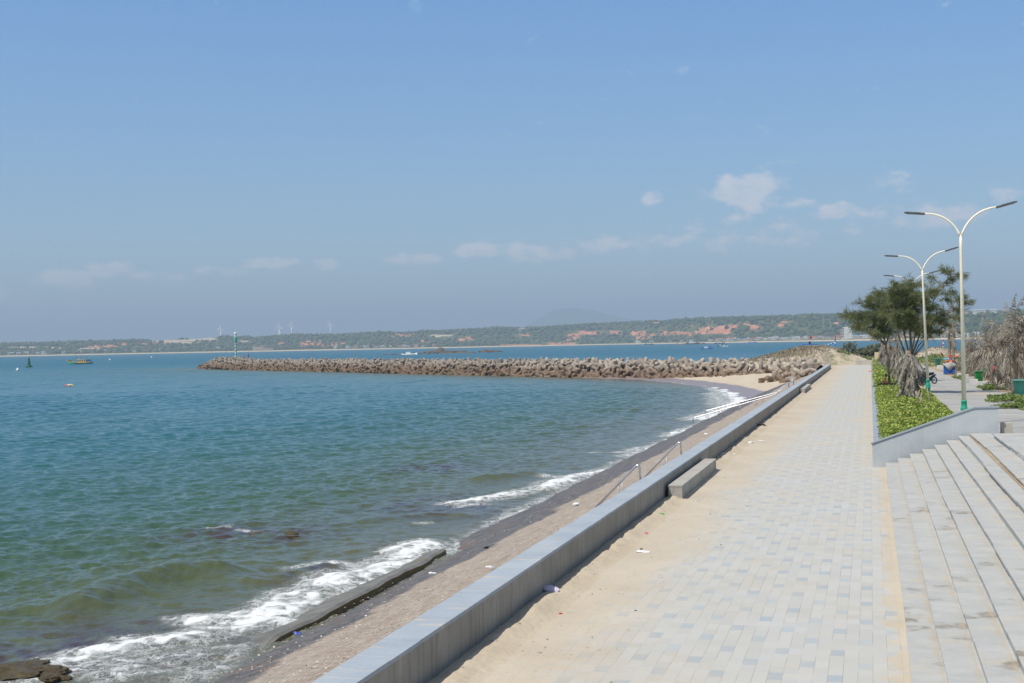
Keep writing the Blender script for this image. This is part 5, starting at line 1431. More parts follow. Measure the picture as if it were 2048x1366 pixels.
def make_motorbike(label, mat):
    t = thing('motorbike', label, 'motorbike', (0, 0, 0), 0, 'motorbikes parked in the shade')
    for y, nm in ((-0.62, 'wheel'), (0.62, 'wheel')):
        w = MB().ring((0, y, 0.28), 0.24, 0.045, 0, 22, 8).build('wheel', 'black_rubber', t, True)
        m = MB().tube([(-0.04, y, 0.28), (0.04, y, 0.28)], 0.05, 10)
        for k in range(6): a = k * math.pi / 3; m.tube([(0, y, 0.28), (0, y + 0.22 * math.cos(a), 0.28 + 0.22 * math.sin(a))], 0.012, 5)
        m.build('rim', 'chrome', w)
    m = MB(); m.tube([(0, 0.62, 0.28), (0, 0.48, 0.62), (0, 0.40, 0.92)], [0.03, 0.035, 0.03], 8); m.tube([(0, 0.42, 0.55), (0, 0.22, 0.34), (0, -0.2, 0.36), (0, -0.5, 0.55), (0, -0.8, 0.7)], [0.06, 0.09, 0.12, 0.11, 0.05], 10); m.build('body', mat, t, True)
    MB().prism([(0.34, 0.32), (0.50, 0.42), (0.47, 0.86), (0.40, 0.90), (0.36, 0.6)], 0, -0.16, 0.16).build('leg_shield', mat, t, bevel=0.02)
    MB().tube([(0, 0.84, 0.40), (0, 0.72, 0.56), (0, 0.52, 0.55)], [0.05, 0.07, 0.05], 8).build('front_fender', mat, t, True)
    MB().tube([(0, 0.12, 0.72), (0, -0.2, 0.75), (0, -0.62, 0.80)], [0.10, 0.13, 0.09], 10).build('seat', 'bike_seat', t, True)
    MB().tube([(-0.34, 0.30, 0.98), (-0.15, 0.40, 0.96), (0.15, 0.40, 0.96), (0.34, 0.30, 0.98)], 0.018, 8).build('handlebar', 'black_plastic', t, True)
    MB().blob((0, 0.47, 0.90), 0.09, 1, 0, 2, (1.2, 0.8, 0.9)).build('headlight', 'chrome', t, True)
    for sx in (-1, 1):
        mm = MB(); mm.tube([(sx * 0.26, 0.34, 0.98), (sx * 0.31, 0.33, 1.14)], 0.008, 5); mm.blob((sx * 0.32, 0.33, 1.18), 0.055, 1, 0, 1, (1, 0.4, 0.8)); mm.build('mirror', 'black_plastic', t)
    MB().tube([(0.1, -0.1, 0.26), (0.13, -0.45, 0.30), (0.14, -0.82, 0.36)], [0.03, 0.045, 0.05], 8).build('exhaust', 'chrome', t, True)
    MB().tube([(0.0, -0.05, 0.3), (-0.18, -0.02, 0.0)], 0.014, 5).build('stand', 'black_plastic', t)
    return t
BIKE = None
for px, Y, rz, lab in [(1849, 104.5, 2.7, 'dark motorbike parked nearest to the second lamp'), (1840, 106.5, 3.6, 'dark motorbike standing behind the skirted palm'), (1856, 108.0, 2.2, 'dark motorbike parked on the lane side of the group'), (1845, 110.0, 0.6, 'dark motorbike at the back of the group')]:
    c = AY(px, 770, Y)
    if BIKE is None: BIKE = make_motorbike(lab, 'bike_paint'); o = BIKE
    else: o = dup(BIKE, (0, 0, 0), 0, lab)
    o.location = (c[0], Y, ROAD); o.rotation_euler = (0, 0.12, rz)

def make_person():
    Y = 112.6; c = AY(1768, 766, Y); base = Vector((c[0], Y, 0.88))
    t = thing('person', 'bare chested person in dark shorts sitting among the planter shrubs', 'person', base)
    B = [((0, 0, 0.10), .125), ((-.03, 0, 0.24), .115), ((-.02, 0, 0.42), .125), ((0.03, 0, 0.55), .10), ((0.09, 0, 0.64), .05), ((0.13, 0, 0.72), .055), ((0.16, 0, 0.79), .085), ((0.17, 0, 0.86), .075)]
    V = [p for p, r in B]; R = [r for p, r in B]; E = [(i, i + 1) for i in range(len(B) - 1)]
    def chain(start, pts):
        i = start
        for p, r in pts: V.append(p); R.append(r); E.append((i, len(V) - 1)); i = len(V) - 1
        return i
    for sy in (-1, 1):
        k = chain(0, [((0.06, sy * .10, 0.10), .09), ((0.26, sy * .13, 0.24), .072), ((0.46, sy * .14, 0.38), .058), ((0.43, sy * .14, 0.18), .052), ((0.42, sy * .14, 0.0), .036), ((0.52, sy * .15, -0.04), .032), ((0.62, sy * .15, -0.05), .022)])
        h = chain(3, [((0.03, sy * .17, 0.53), .06), ((0.13, sy * .21, 0.38), .044), ((0.26, sy * .20, 0.28), .038), ((0.42, sy * .12, 0.34), .030), ((0.50, sy * .09, 0.36), .024)])
        for f in range(4): chain(h, [((0.545, sy * (.065 + f * .02), 0.365 + .004 * f), .009), ((0.575 + .004 * (f % 2), sy * (.065 + f * .019), 0.345), .008), ((0.585, sy * (.066 + f * .018), 0.32 + .004 * f), .007)])
        chain(h, [((0.50, sy * .055, 0.385), .010), ((0.53, sy * .04, 0.37), .008)])
    me = bpy.data.meshes.new('body'); me.from_pydata(V, E, []); o = link('body', me, 'skin', t)
    sk = o.modifiers.new('skin', 'SKIN'); sk.use_smooth_shade = True
    for i, r in enumerate(R): me.skin_vertices[0].data[i].radius = (r, r)
    me.skin_vertices[0].data[0].use_root = True
    su = o.modifiers.new('smooth', 'SUBSURF'); su.levels = su.render_levels = 2
    MB().blob((0.165, 0, 0.875), 0.115, 2, 0.06, 3, (1.0, 0.92, 0.85)).build('hair', 'hair_black', t, True)
    f = MB()
    f.blob((0.275, 0, 0.80), 0.02, 1, 0, 2, (1.3, 0.7, 0.9)); [f.blob((0.16, sy * 0.088, 0.80), 0.03, 1, 0, 2, (0.7, 0.35, 1.1)) for sy in (-1, 1)]
    f.build('face', 'skin', t, True)
    e = MB(); [e.blob((0.244, sy * 0.035, 0.825), 0.011, 1, 0, 1) for sy in (-1, 1)]; e.blob((0.252, 0, 0.763), 0.02, 1, 0, 1, (0.4, 1.1, 0.3)); e.build('features', 'hair_black', t)
    s = MB(); s.tube([(-0.02, 0, 0.26), (0, 0, 0.16), (0.02, 0, 0.02)], [0.155, 0.185, 0.16], 14)
    for sy in (-1, 1): s.tube([(0.02, sy * .09, 0.11), (0.30, sy * .135, 0.27)], [0.125, 0.098], 12)
    s.build('shorts', 'shorts_dark', t, True)
    t.rotation_euler = (0, 0, -0.2)
    b = MB().box(-0.9, 1.5, -0.22, 0.22, -1.2, -0.045).build('kerb_bench', 'plain_concrete', bevel=0.02); b.location = base + Vector((0.1, 0.02, 0.0))
    tag(b, 'low grey concrete slab in the planter on which the person sits', 'slab')
make_person()
# notice board, end wall, plastic strip
c = AY(1756, 727, 206); t = thing('notice_board', 'blank beige notice board on two thin legs at the planter end', 'board', (c[0], 206, 1.0))
MB().box(-0.46, 0.46, -0.03, 0.03, 0.62, 1.68).build('panel', 'board_beige', t, bevel=0.01)
for sx in (-0.3, 0.3): MB().box(sx - 0.03, sx + 0.03, 0.0305, 0.07, -0.4, 1.6).build('leg', 'wood_grey', t)
a, b_ = AY(1711, 727, 250), AY(1745, 727, 250)
o = MB().box(a[0], b_[0], 250, 250.4, -0.1, 0.85).build('end_wall', 'plain_concrete', bevel=0.01); tag(o, 'low pale concrete wall closing the far end of the promenade', 'wall')
a, b_ = AY(1744, 722, 240), AY(1768, 722, 240)
o = MB().box(a[0], b_[0], 240, 240.4, -0.1, 1.35).build('end_wall', 'plain_concrete', bevel=0.01); tag(o, 'higher pale concrete wall behind the blank notice board', 'wall')
c = G(1742, 743, 0.76); o = MB().tube([(-0.42, 0, 0.03), (0.0, 0.02, 0.05), (0.40, 0, 0.03)], 0.045, 8).build('plastic_strip', 'ring_orange', smooth=True); o.location = (0.16, c[1], 0.75); tag(o, 'orange red plastic strip lying across the planter wall', 'strip')
# red and white banded pole behind the dune
c = AY(1886.5, 690, 330); t = thing('banded_pole', 'red and white banded marker pole standing behind the sand dune', 'pole', (c[0], 330, -1))
a, w = MB(), MB(); zt = AY(1885.3, 640, 330)[2] + 1; band(w, a, 0, 0, 0, zt, 19, 0.15); w.build('mast', 'white_paint', t); a.build('red_bands', 'paint_red', t)

# ================================================================== LITTER
def bag(name, px, py, r, mat, lab, sq=(1.3, 0.9, 0.55), seed=1, z=0.0, amp=0.5, kind='bag'):
    c = G(px, py, z); r = r * 0.82; o = MB().blob((0, 0, r * sq[2] * 0.75), r, seed, amp, 2, sq).build(name, mat, smooth=False); o.location = c; tag(o, lab, kind)
bag('plastic_bag', 1101, 1188, 0.14, 'litter_lilac', 'crumpled translucent lilac plastic bag against the foot of the wall', (1.5, 0.9, 0.6), 2)
bag('plastic_bag', 1284, 1104, 0.10, 'litter_white', 'flattened white plastic bag lying on the sand', (1.7, 1.0, 0.3), 5)
bag('plastic_wrapper', 1283, 1100, 0.04, 'litter_brown', 'brown scrap on top of the flattened white bag', (1.2, 1, 0.6), 6, 0.03, 0.5, 'scrap')
bag('plastic_wrapper', 1319, 1031, 0.09, 'litter_green', 'crumpled bright green wrapper on the sand below the bench', (1.6, 0.9, 0.45), 7, 0, 0.5, 'wrapper')
bag('plastic_wrapper', 1255, 1066, 0.07, 'litter_teal', 'teal and blue wrapper near the wall shadow', (1.4, 0.8, 0.35), 8, 0, 0.5, 'wrapper')
bag('plastic_wrapper', 1293, 1068, 0.06, 'litter_pink', 'magenta wrapper next to the teal one', (1.2, 0.9, 0.5), 9, 0, 0.5, 'wrapper')
bag('plastic_wrapper', 1121, 1228, 0.04, 'litter_pink', 'tiny pink wrapper on open sand in front', (1.2, 0.9, 0.4), 10, 0, 0.5, 'wrapper')
bag('plastic_bag', 1446, 910, 0.12, 'litter_white', 'white bag beside the wall past the bench', (1.4, 0.8, 0.5), 11)
bag('plastic_bag', 1468, 909, 0.09, 'litter_white', 'small white bag farther from the wall past the bench', (1.3, 0.9, 0.4), 12)
bag('plastic_bag', 1489, 877, 0.11, 'litter_white', 'white bag touching the wall shadow midway along', (1.3, 0.9, 0.5), 13)
bag('plastic_bag', 1503, 886, 0.11, 'litter_white', 'white bag on the sand right of the wall shadow', (1.5, 0.9, 0.4), 14)
bag('plastic_bag', 1523, 882, 0.10, 'litter_white', 'flat white scrap on the paving edge midway along', (1.6, 0.9, 0.2), 15)
bag('rubbish_heap', 1522, 853, 0.22, 'litter_brown', 'dark brown rag heaped against the wall', (1.6, 0.9, 0.55), 16, 0, 0.5, 'rag')
bag('plastic_bag', 1528, 844, 0.15, 'litter_white', 'white bag just beyond the dark rag', (1.3, 0.9, 0.5), 17)
bag('plastic_bag', 1521, 857, 0.14, 'litter_white', 'white bag just in front of the dark rag', (1.4, 0.9, 0.45), 18)
bag('plastic_bag', 1570, 808, 0.13, 'litter_white', 'white bag by the wall before the far bench', (1.4, 0.9, 0.4), 19)
c = G(1641, 752, 0); t = thing('foam_box', 'white foam box with teal lid by the wall end', 'box', c); MB().taper(0, 0, 0, 0.30, 0.24, 0.2, 0.27, 0.22).build('box', 'litter_white', t, bevel=0.02); MB().box(-0.28, 0.28, -0.23, 0.23, 0.3005, 0.38).build('lid', 'litter_teal', t, bevel=0.02)
for i, (px, py, mt, lab) in enumerate([(593, 1268, 'litter_blue', 'blue and white bottle washed onto the wet stone slope'), (865, 1148, 'litter_white', 'white scrap on the wet slope near the ledge end'), (978, 1136, 'litter_white', 'white scrap high on the dry slope near the wall'),
                                  (973, 1097, 'black_plastic', 'small black object on the wet slope'), (1152, 1009, 'litter_white', 'white bag on the dark wet slope near the handrails'), (1411, 870, 'litter_white', 'white bag on the slope below the long handrails')]):
    c = G(px, py, -1.5); x = c[0]
    for _ in range(6): c = G(px, py, (c[0] + 6.6) * 0.3 + 0.06)
    o = MB().blob((0, 0, 0.02), 0.055 if i < 4 else 0.10, 30 + i, 0.45, 2, (1.5, 0.9, 0.6)).build('washed_up_litter', mt); o.location = c; tag(o, lab, 'litter')

leaf_mat('debris_bits', [RGB(96, 78, 58), RGB(140, 120, 92), RGB(70, 60, 50), RGB(206, 200, 190)], 0.0, 3.0)
leaf_mat('shell_bits', [RGB(196, 186, 172), RGB(222, 214, 202), RGB(112, 100, 90), RGB(158, 140, 122), RGB(84, 76, 70)], 0.0, 3.0)
def scatter_bits():
    rg = np.random.RandomState(91)
    n = 900; y = 14 + 62 * rg.rand(n) ** 1.3; x = -6.05 + 2.6 * rg.rand(n) ** 1.7
    k = ~((x < -5.55) & (y > 40.8) & (y < 50.6)); x, y = x[k], y[k]
    L = 0.02 + 0.05 * rg.rand(len(x)) ** 3
    o = make_leaves('sand_debris', x, y, 0.075 * np.exp(-((x + 5.87) / 0.28) ** 2) + 0.008 + 0 * x, L, L * (0.08 + 0.3 * rg.rand(len(x)))[:, None].ravel(), rg, 'debris_bits', None, (0.0, 0.25))
    tag(o, 'tiny twigs and scraps strewn over the blown sand along the wall', 'debris', None, 'stuff')
    n = 16000; y = 14 + 100 * rg.rand(n) ** 1.4; x = -6.75 - 7.0 * rg.rand(n); k = fbm(x / 1.5, y / 2.5, 3) > -0.12; x, y = x[k], y[k]
    L = 0.02 + 0.05 * rg.rand(len(x)) ** 2.5
    z = (x + 6.6) * 0.30 + fbm(x * 2.2, y * 2.2, 3) * 0.06 + fbm(x / 3, y / 3, 2) * 0.12 + 0.012
    o = make_leaves('shell_grit', x, y, z, L, L * 0.35, rg, 'shell_bits', None, (-0.25, 0.35))
    tag(o, 'shell grit and stone chips scattered over the paved slope', 'grit', None, 'stuff')
scatter_bits()
# ================================================================== ROCKS AND THINGS ON THE WATER
def rock(px, py, r, sq, mat, lab, seed, name='rock', z=SEA, sub=4, amp=0.35):
    c = G(px, py, z); m = MB(); m.blob((0, 0, 0), r, seed, amp, sub, sq)
    rg = np.random.RandomState(seed); m.v = [tuple(np.array(p) * (1 + 0.06 * rg.randn())) for p in m.v]
    o = m.build(name, mat); o.location = c; tag(o, lab, 'rock')
rock(26, 1348, 0.72, (1.25, 0.9, 0.36), 'reef_rock', 'large barnacled ochre rock awash in the bottom corner', 3)
rock(90, 1352, 0.45, (1.2, 0.9, 0.4), 'reef_rock', 'small ochre rock in the foam right of the large one', 4)
rock(104, 1360, 0.3, (1.2, 0.9, 0.4), 'reef_rock', 'little ochre rock nearest the stone slope', 14)
rock(515, 1070, 0.28, (1.2, 0.9, 0.42), 'reef_rock', 'low barnacled rock breaking the surface, left of the pair', 5)
rock(582, 1069, 0.26, (1.1, 0.9, 0.42), 'reef_rock', 'low barnacled rock breaking the surface, right of the pair', 6)
rock(548, 1073, 0.36, (2.6, 0.8, 0.16), 'reef_rock', 'flat dark reef slab between the two barnacled rocks', 7)
rock(905, 1007, 0.45, (1.4, 0.7, 0.2), 'reef_rock', 'small dark rock at the tip of the breaking wave', 8)
for i, (px, py, r, sq, lab) in enumerate([(862, 706.5, 9, (1.2, .8, .28), 'low sandy rock at the left of the mid bay reef'), (881, 706, 6, (1.2, .9, .8), 'tall dark rock of the mid bay reef'), (905, 706.5, 12, (1.6, .8, .20), 'long low sandy rock right of the tall one'),
                                     (934, 706, 6, (1.6, .8, .14), 'thin flat rock of the mid bay reef'), (969, 704.5, 7, (0.9, .7, .30), 'dark rock at the left of the last reef pair'), (984, 704.5, 8, (1.2, .7, .2), 'pale rock at the right end of the reef'), (848, 707.5, 7, (1.2, .8, .14), 'flat rock at the reef end'),
                                     (795, 709.5, 4, (1.3, .8, .2), 'tiny rock left of the reef with a white wash'), (775, 709, 4, (1.6, .8, .15), 'tiny flat rock farthest left')]):
    rock(px, py, r, sq, 'far_rock', lab, 70 + i, 'reef_rock', SEA, 3, 0.4)
def hull(L, B, D, bow, stern, n=16):
    """hull along +X (bow), waterline z=0"""
    m = MB(); V = []
    for i in range(n + 1):
        u = i / n; x = -L / 2 + L * u
        w = B / 2 * (1 - max(0, (u - 0.55) / 0.45) ** 2.2) * (0.72 + 0.28 * min(1, u / 0.3))
        sh = D + bow * max(0, (u - 0.45) / 0.55) ** 2 + stern * max(0, (0.35 - u) / 0.35) ** 2
        rake = bow * 0.5 * max(0, (u - 0.8) / 0.2)
        V += [(x, -w * 0.55, -0.5), (x + rake * 0.4, -w * 0.9, 0.15 * D), (x + rake, -w, sh), (x + rake, w, sh), (x + rake * 0.4, w * 0.9, 0.15 * D), (x, w * 0.55, -0.5)]
    F = []
    for i in range(n):
        a, b_ = i * 6, i * 6 + 6
        F += [(a + k, a + (k + 1) % 6, b_ + (k + 1) % 6, b_ + k) for k in range(6)]
    F += [(0, 1, 2, 3, 4, 5), tuple(n * 6 + k for k in (5, 4, 3, 2, 1, 0))]
    return m.add(V, F), V
def trim(V, n, r):
    m = MB()
    for k in (2, 3): m.tube([(V[i * 6 + k][0], V[i * 6 + k][1], V[i * 6 + k][2] - r * 0.6) for i in range(n + 1)], r, 6)
    return m
def make_trawler():
    c = G(160, 728.3, SEA); t = thing('fishing_boat', 'green wooden fishing boat with ochre trim and cabin anchored in the bay', 'boat', c, rad(180 + 15))
    h, V = hull(16, 4.0, 1.15, 1.5, 0.5); h.build('hull', 'hull_green', t, True)
    trim(V, 16, 0.22).build('gunwale', 'hull_trim', t)
    cb = MB().box(-4.4, 1.1, -1.2, 1.2, 1.0, 3.0).build('cabin', 'cabin_ochre', t)
    m = MB()
    for x in (-3.8, -2.4, -0.9, 0.2): m.box(x, x + 0.5, -1.215, 1.215, 1.7, 2.6)
    m.build('window', 'dark_glass', cb); MB().box(-4.7, 1.5, -1.4, 1.4, 3.0005, 3.15).build('roof', 'house_white', cb)
    MB().box(0.2, 1.3, -0.8, 0.8, 3.16, 3.7).build('wheelhouse', 'cabin_ochre', t)
    MB().box(-7.2, -4.9, -1.3, 1.3, 1.3, 2.5).build('stern_shelter', 'paint_blue', t)
    for a, b_ in (((5.6, 0, 2), (2.6, 0, 7.2)), ((1.4, 0, 2), (2.6, 0, 7.2))): MB().tube([a, b_], 0.09, 6).build('mast_leg', 'hull_green', t)
    for x, z in ((-2.0, 5.0), (-4.6, 5.6)): MB().tube([(x, 0, 3), (x, 0, z)], 0.05, 5).build('mast', 'hull_green', t)
    MB().box(2.4, 3.0, -0.03, 0.03, 7.2, 8.0).build('flag', 'paint_red', t); MB().box(-0.9, -0.2, -0.03, 0.03, 4.6, 5.2).build('flag', 'paint_red', t); MB().tube([(-0.2, 0, 3.1), (-0.2, 0, 5.2)], 0.04, 5).build('flag_pole', 'wood_grey', t)
    MB().taper(7.7, 0, 2.3, 3.0, 0.3, 0.4, 0.5, 0.5).build('bow_post', 'paint_red', t); MB().taper(6.4, 0, 2.0, 2.9, 0.4, 0.5, 0.3, 0.4).build('windlass', 'shorts_dark', t)
    for k in range(4): MB().blob((-5.0 - k * 0.6, 0, 2.75), 0.32, k, 0.3, 1).build('net_bundle', 'bike_paint', t)
make_trawler()
def make_work_boat():
    c = AY(1640, 690, 455); dz = 1.25; t = thing('work_boat', 'work boat with blue canopy roof and blue and white striped boom behind the scrub mound', 'boat', (c[0], 455, SEA), rad(8))
    h, V = hull(15, 3.6, 1.2, 1.0, 0.3); h.build('hull', 'paint_blue', t, True); trim(V, 16, 0.15).build('gunwale', 'white_paint', t)
    MB().box(-5.6, -1.0, -1.5, 1.5, 5.35, 5.65).build('canopy', 'paint_blue', t, bevel=0.05); MB().box(-5.4, -2.6, -1.6, 1.6, 5.25, 5.345).build('canopy_edge', 'white_paint', t)
    for x in (-5.2, -4.0, -2.6, -1.3): MB().tube([(x, -1.3, 1.0), (x, -1.3, 5.3)], 0.1, 6).build('canopy_post', 'white_paint', t)
    MB().box(-3.6, -3.0, -0.3, 0.3, 5.6505, 6.5).build('blue_drum', 'bike_paint', t); MB().tube([(-3.2, 0, 6.4), (-3.2, 0, 8.2)], 0.05, 5).build('flag_pole', 'wood_grey', t); MB().box(-3.15, -2.5, -0.02, 0.02, 7.4, 8.2).build('flag', 'paint_red', t)
    a, w = MB(), MB(); band(w, a, 4.9, 0, 1.0, 7.0, 8, 0.22); w.build('mast', 'white_paint', t); a.build('mast_bands', 'paint_blue', t)
    a, w = MB(), MB(); p, q = Vector((0.6, 0, 4.7)), Vector((4.8, 0, 6.1))
    for k in range(9): (w if k % 2 == 0 else a).tube([p.lerp(q, k / 9), p.lerp(q, (k + 1) / 9)], 0.17, 8)
    w.build('boom', 'white_paint', t); a.build('boom_bands', 'paint_blue', t)
    MB().box(4.85, 5.15, -0.03, 0.03, 7.0, 8.2).build('mast_flag', 'paint_red', t); MB().box(5.4, 6.4, -0.4, 0.4, 3.4, 4.3).build('crate', 'ring_orange', t)
make_work_boat()
def small_boat(px, py, L, mat, lab, rz):
    c = G(px, py, SEA); t = thing('small_boat', lab, 'boat', c, rz, 'small boats in the bay')
    h, V = hull(L, L * 0.26, L * 0.07, L * 0.07, L * 0.03, 10); h.build('hull', mat, t, True)
    MB().box(-L * .2, L * .1, -L * .07, L * .07, L * .07, L * .2).build('cabin', 'white_paint', t); MB().tube([(L * .15, 0, L * .07), (L * .15, 0, L * .36)], L * 0.008, 5).build('mast', 'wood_grey', t)
    m = MB(); m.blob((-L * .3, 0, L * .12), L * 0.06, 1, 0.3, 1); m.blob((L * .3, 0, L * .15), L * 0.045, 2, 0.3, 1); m.build('gear', 'shorts_dark', t)
small_boat(1413, 698, 11, 'paint_blue', 'small blue boat under way in the middle of the bay', 0.2)
for px, py, L, mt, lab in [(1297, 689.6, 26, 'shorts_dark', 'dark moored boat off the white beach house'), (1384, 688.5, 36, 'shorts_dark', 'long dark moored boat off the red cliffs'), (1400, 688, 26, 'bike_paint', 'dark blue moored boat next to the long one'),
                          (1439, 687.5, 26, 'shorts_dark', 'dark moored boat right of the blue pair'), (1360, 689, 24, 'hull_trim', 'ochre moored boat close to the beach'), (1504, 686, 22, 'paint_blue', 'blue boat moored by the village shore'), (1441, 692.5, 9, 'shorts_dark', 'tiny dark skiff in open water'), (1449, 693.2, 8, 'white_paint', 'tiny white skiff in open water'),
                          (818, 710, 14, 'white_paint', 'white skiff near the mid bay reef')]:
    small_boat(px, py, L, mt, lab, 0.15)
c = G(58, 734.5, SEA); t = thing('channel_buoy', 'tall green conical channel buoy on a round float', 'buoy', c)
MB().lathe([(1.6, -0.4), (1.9, 0.2), (1.9, 0.7), (1.3, 0.9)], 16).build('float', 'buoy_green', t, True); MB().lathe([(1.05, 0.9), (0.75, 2.6), (0.5, 4.0), (0.45, 4.6)], 12).build('tower', 'buoy_green', t); MB().lathe([(0.3, 4.6), (0.35, 5.2), (0.1, 5.7)], 10).build('lantern', 'buoy_green', t)
for px, py, r, lab in [(35.5, 742, 0.75, 'white float bobbing nearest the green buoy'), (220, 721, 0.9, 'white float right of the green fishing boat'), (303, 716, 1.0, 'white float farthest out towards the beacon')]:
    c = G(px, py, SEA); o = MB().lathe([(0.3 * r, -0.3 * r), (r, 0.1 * r), (r, 0.8 * r), (0.5 * r, 1.5 * r), (0.2 * r, 1.9 * r)], 12).build('mooring_float', 'white_paint', smooth=True); o.location = c; tag(o, lab, 'float', 'white mooring floats')
for i, (px, lab, mt) in enumerate([(141, 'pale driftwood piece floating below the fishing boat', 'board_beige'), (134, 'pinkish float drifting beside the pale piece', 'pink_cloth'), (130, 'tiny pink float at the end of the drifting line', 'pink_cloth')]):
    c = G(px, 771, SEA + 0.15); o = MB().blob((0, 0, 0.1), 0.5 - 0.15 * i, i, 0.3, 2, (1.8, 0.6, 0.4)).build('driftwood' if i == 0 else 'net_float', mt); o.location = c; tag(o, lab, 'flotsam')

# ================================================================== FAR SHORE BUILDINGS, MASTS, TURBINES
def house_mesh(kind, wall, roof, w, d, h):
    t = thing('village_house', 'x', 'house', (0, 0, 0))
    MB().box(-w / 2, w / 2, -d / 2, d / 2, -3, h).build('wall', wall, t)
    if kind == 0: MB().prism([(-d / 2 - .6, h), (d / 2 + .6, h), (0, h + d * 0.28)], 0, -w / 2 - .5, w / 2 + .5).build('roof', roof, t)
    elif kind == 1: MB().box(-w / 2 - .3, w / 2 + .3, -d / 2 - .3, d / 2 + .3, h + 0.005, h + 0.7).build('roof', roof, t)
    else: MB().prism([(-d / 2 - .8, h + 0.2), (d / 2 + .8, h + 2.2), (d / 2 + .8, h + 2.5), (-d / 2 - .8, h + 0.5)], 0, -w / 2 - .8, w / 2 + .8).build('roof', roof, t)
    m = MB(); n = max(2, int(w / 4))
    for k in range(n): x = -w / 2 + w * (k + 0.5) / n; m.box(x - 0.8, x + 0.8, -d / 2 - 0.06, -d / 2 + 0.02, h * 0.25, h * 0.65)
    m.build('windows', 'dark_glass', t)
    return t
def place_far(o, px, off, rz=None, sink=0.0):
    S, D, u = far_frame(px); z = hill_z(px, off)
    o.location = (S[0] + u[0] * off, S[1] + u[1] * off, z - sink); o.rotation_euler = (0, 0, -math.atan2(u[0], u[1]) + (RNG.uniform(-.35, .35) if rz is None else rz))
def village():
    kinds = [(0, 'house_white', 'roof_grey', 14, 9, 6, 'pale house with a grey gabled roof'), (1, 'house_white', 'house_white', 12, 10, 9, 'white flat roofed house'), (2, 'house_cream', 'roof_blue', 18, 10, 5.5, 'long cream shed with a bluish sloping roof'),
             (0, 'house_cream', 'roof_red', 15, 9, 6.5, 'cream house with a red gabled roof'), (1, 'house_cream', 'roof_grey', 16, 9, 6, 'cream flat roofed house')]
    protos = {}
    zones = [(1520, 1680, 44, 62, 135, 'in the dense far village'), (1705, 1760, 14, 62, 135, 'right of the tall white block'), (1435, 1520, 14, 62, 130, 'at the thin village end'), (1840, 2048, 22, 62, 150, 'on the shore behind the palms'),
             (1250, 1430, 6, 75, 120, 'alone below the red cliffs'), (780, 870, 9, 70, 130, 'left of the long cliffs'), (690, 775, 12, 70, 130, 'right of the red sand slope'), (0, 100, 9, 70, 140, 'at the far left shore'), (120, 330, 9, 70, 300, 'behind the fishing boat'), (330, 470, 6, 300, 700, 'on the slope left of the beacon')]
    for x0, x1, n, o0, o1, where in zones:
        for i in range(n):
            px = x0 + (x1 - x0) * (i + RNG.random()) / n; ki = RNG.choice([0, 0, 1, 2, 3, 4, 4]); kd = kinds[ki]
            if ki not in protos: protos[ki] = house_mesh(*kd[:6]); o = protos[ki]
            else: o = dup(protos[ki], (0, 0, 0))
            o['label'] = 'small ' + kd[6] + ' ' + where; o['group'] = o['label']
            place_far(o, px, RNG.uniform(o0, o1)); s = RNG.uniform(0.8, 1.25); o.scale = (s, s, s)
    # houses up on the right ridge
    for px, lab in ((1930, 'white roof among the ridge trees right of the nearest lamp'), (1953, 'white roof on the ridge over the palms'), (1967, 'pale roof on the ridge over the palms'), (1988, 'pale roof on the ridge farther right'), (1905, 'reddish roof on the ridge beside the nearest lamp pole'), (1042, 'tiny pale hut alone on the ridge above the red cliffs')):
        o = dup(protos[0] if px != 1905 else protos[3], (0, 0, 0)); o['label'] = lab; place_far(o, px, 560, 0.1); o.location.z += 8; o.scale = (1.2,) * 3
        if 'group' in o: del o['group']
    def big(name, lab, px, off, boxes, rz=0.0):
        t = thing(name, lab, 'building', (0, 0, 0))
        for nm, mt, bx in boxes: MB().box(*bx).build(nm, mt, t)
        place_far(t, px, off, rz); return t
    win = [('window', 'dark_glass', (-18.1, -17.2, -9 + 6 * k, -6 + 6 * k, 6 + 8 * j, 11 + 8 * j)) for k in range(3) for j in range(3)]
    win2 = [('window', 'dark_glass', (-15.5 + 4.5 * k, -12.9 + 4.5 * k, -12.06, -11.9, 5 + 8.2 * j, 10 + 8.2 * j)) for k in range(2) for j in range(4)]
    big('hotel_block', 'tall plain white block standing above the far village', 1693, 60, [('wall', 'house_white', (-6, 17, -12, 10, -4, 33)), ('wing', 'house_cream', (-17, -6.01, -11.8, 10, -4, 31)), ('tower', 'house_white', (-12, 6, -6, 8, 33.01, 36)), ('annex', 'house_white', (17.01, 26, -10, 6, -4, 7))] + win2)
    big('villa', 'white beach house with a tower below the red cliffs', 1277, 66, [('wall', 'house_white', (-10, 10, -6, 6, -3, 8)), ('tower', 'house_cream', (-9, -3, -5, 5, 8.01, 14)), ('roof', 'roof_grey', (-2.9, 10.5, -6.5, 6.5, 8.01, 9))])
    big('resort', 'wide cream resort building with red roofs right of the beacon', 527, 74, [('wall', 'house_cream', (-42, 0, -8, 8, -3, 14)), ('tower', 'house_cream', (-40, -34, -9, 6, 14.01, 19)), ('pavilion', 'house_cream', (-12, -5, -9, 6, 14.01, 19)), ('roof', 'roof_red', (-33.9, -12.1, -8.5, 8, 14.01, 16)), ('wing', 'house_cream', (0.01, 38, -8, 8, -3, 9)), ('wing_roof', 'roof_red', (-0.0, 39, -8.6, 8.5, 9.01, 12))])
    big('villa', 'white villa at the foot of the red sand slope', 672, 120, [('wall', 'house_white', (-9, 8, -6, 6, -3, 9)), ('tower', 'house_white', (-4, 2, -5, 5, 9.01, 14)), ('roof', 'roof_grey', (2.01, 9, -6.5, 6.5, 9.01, 10))])
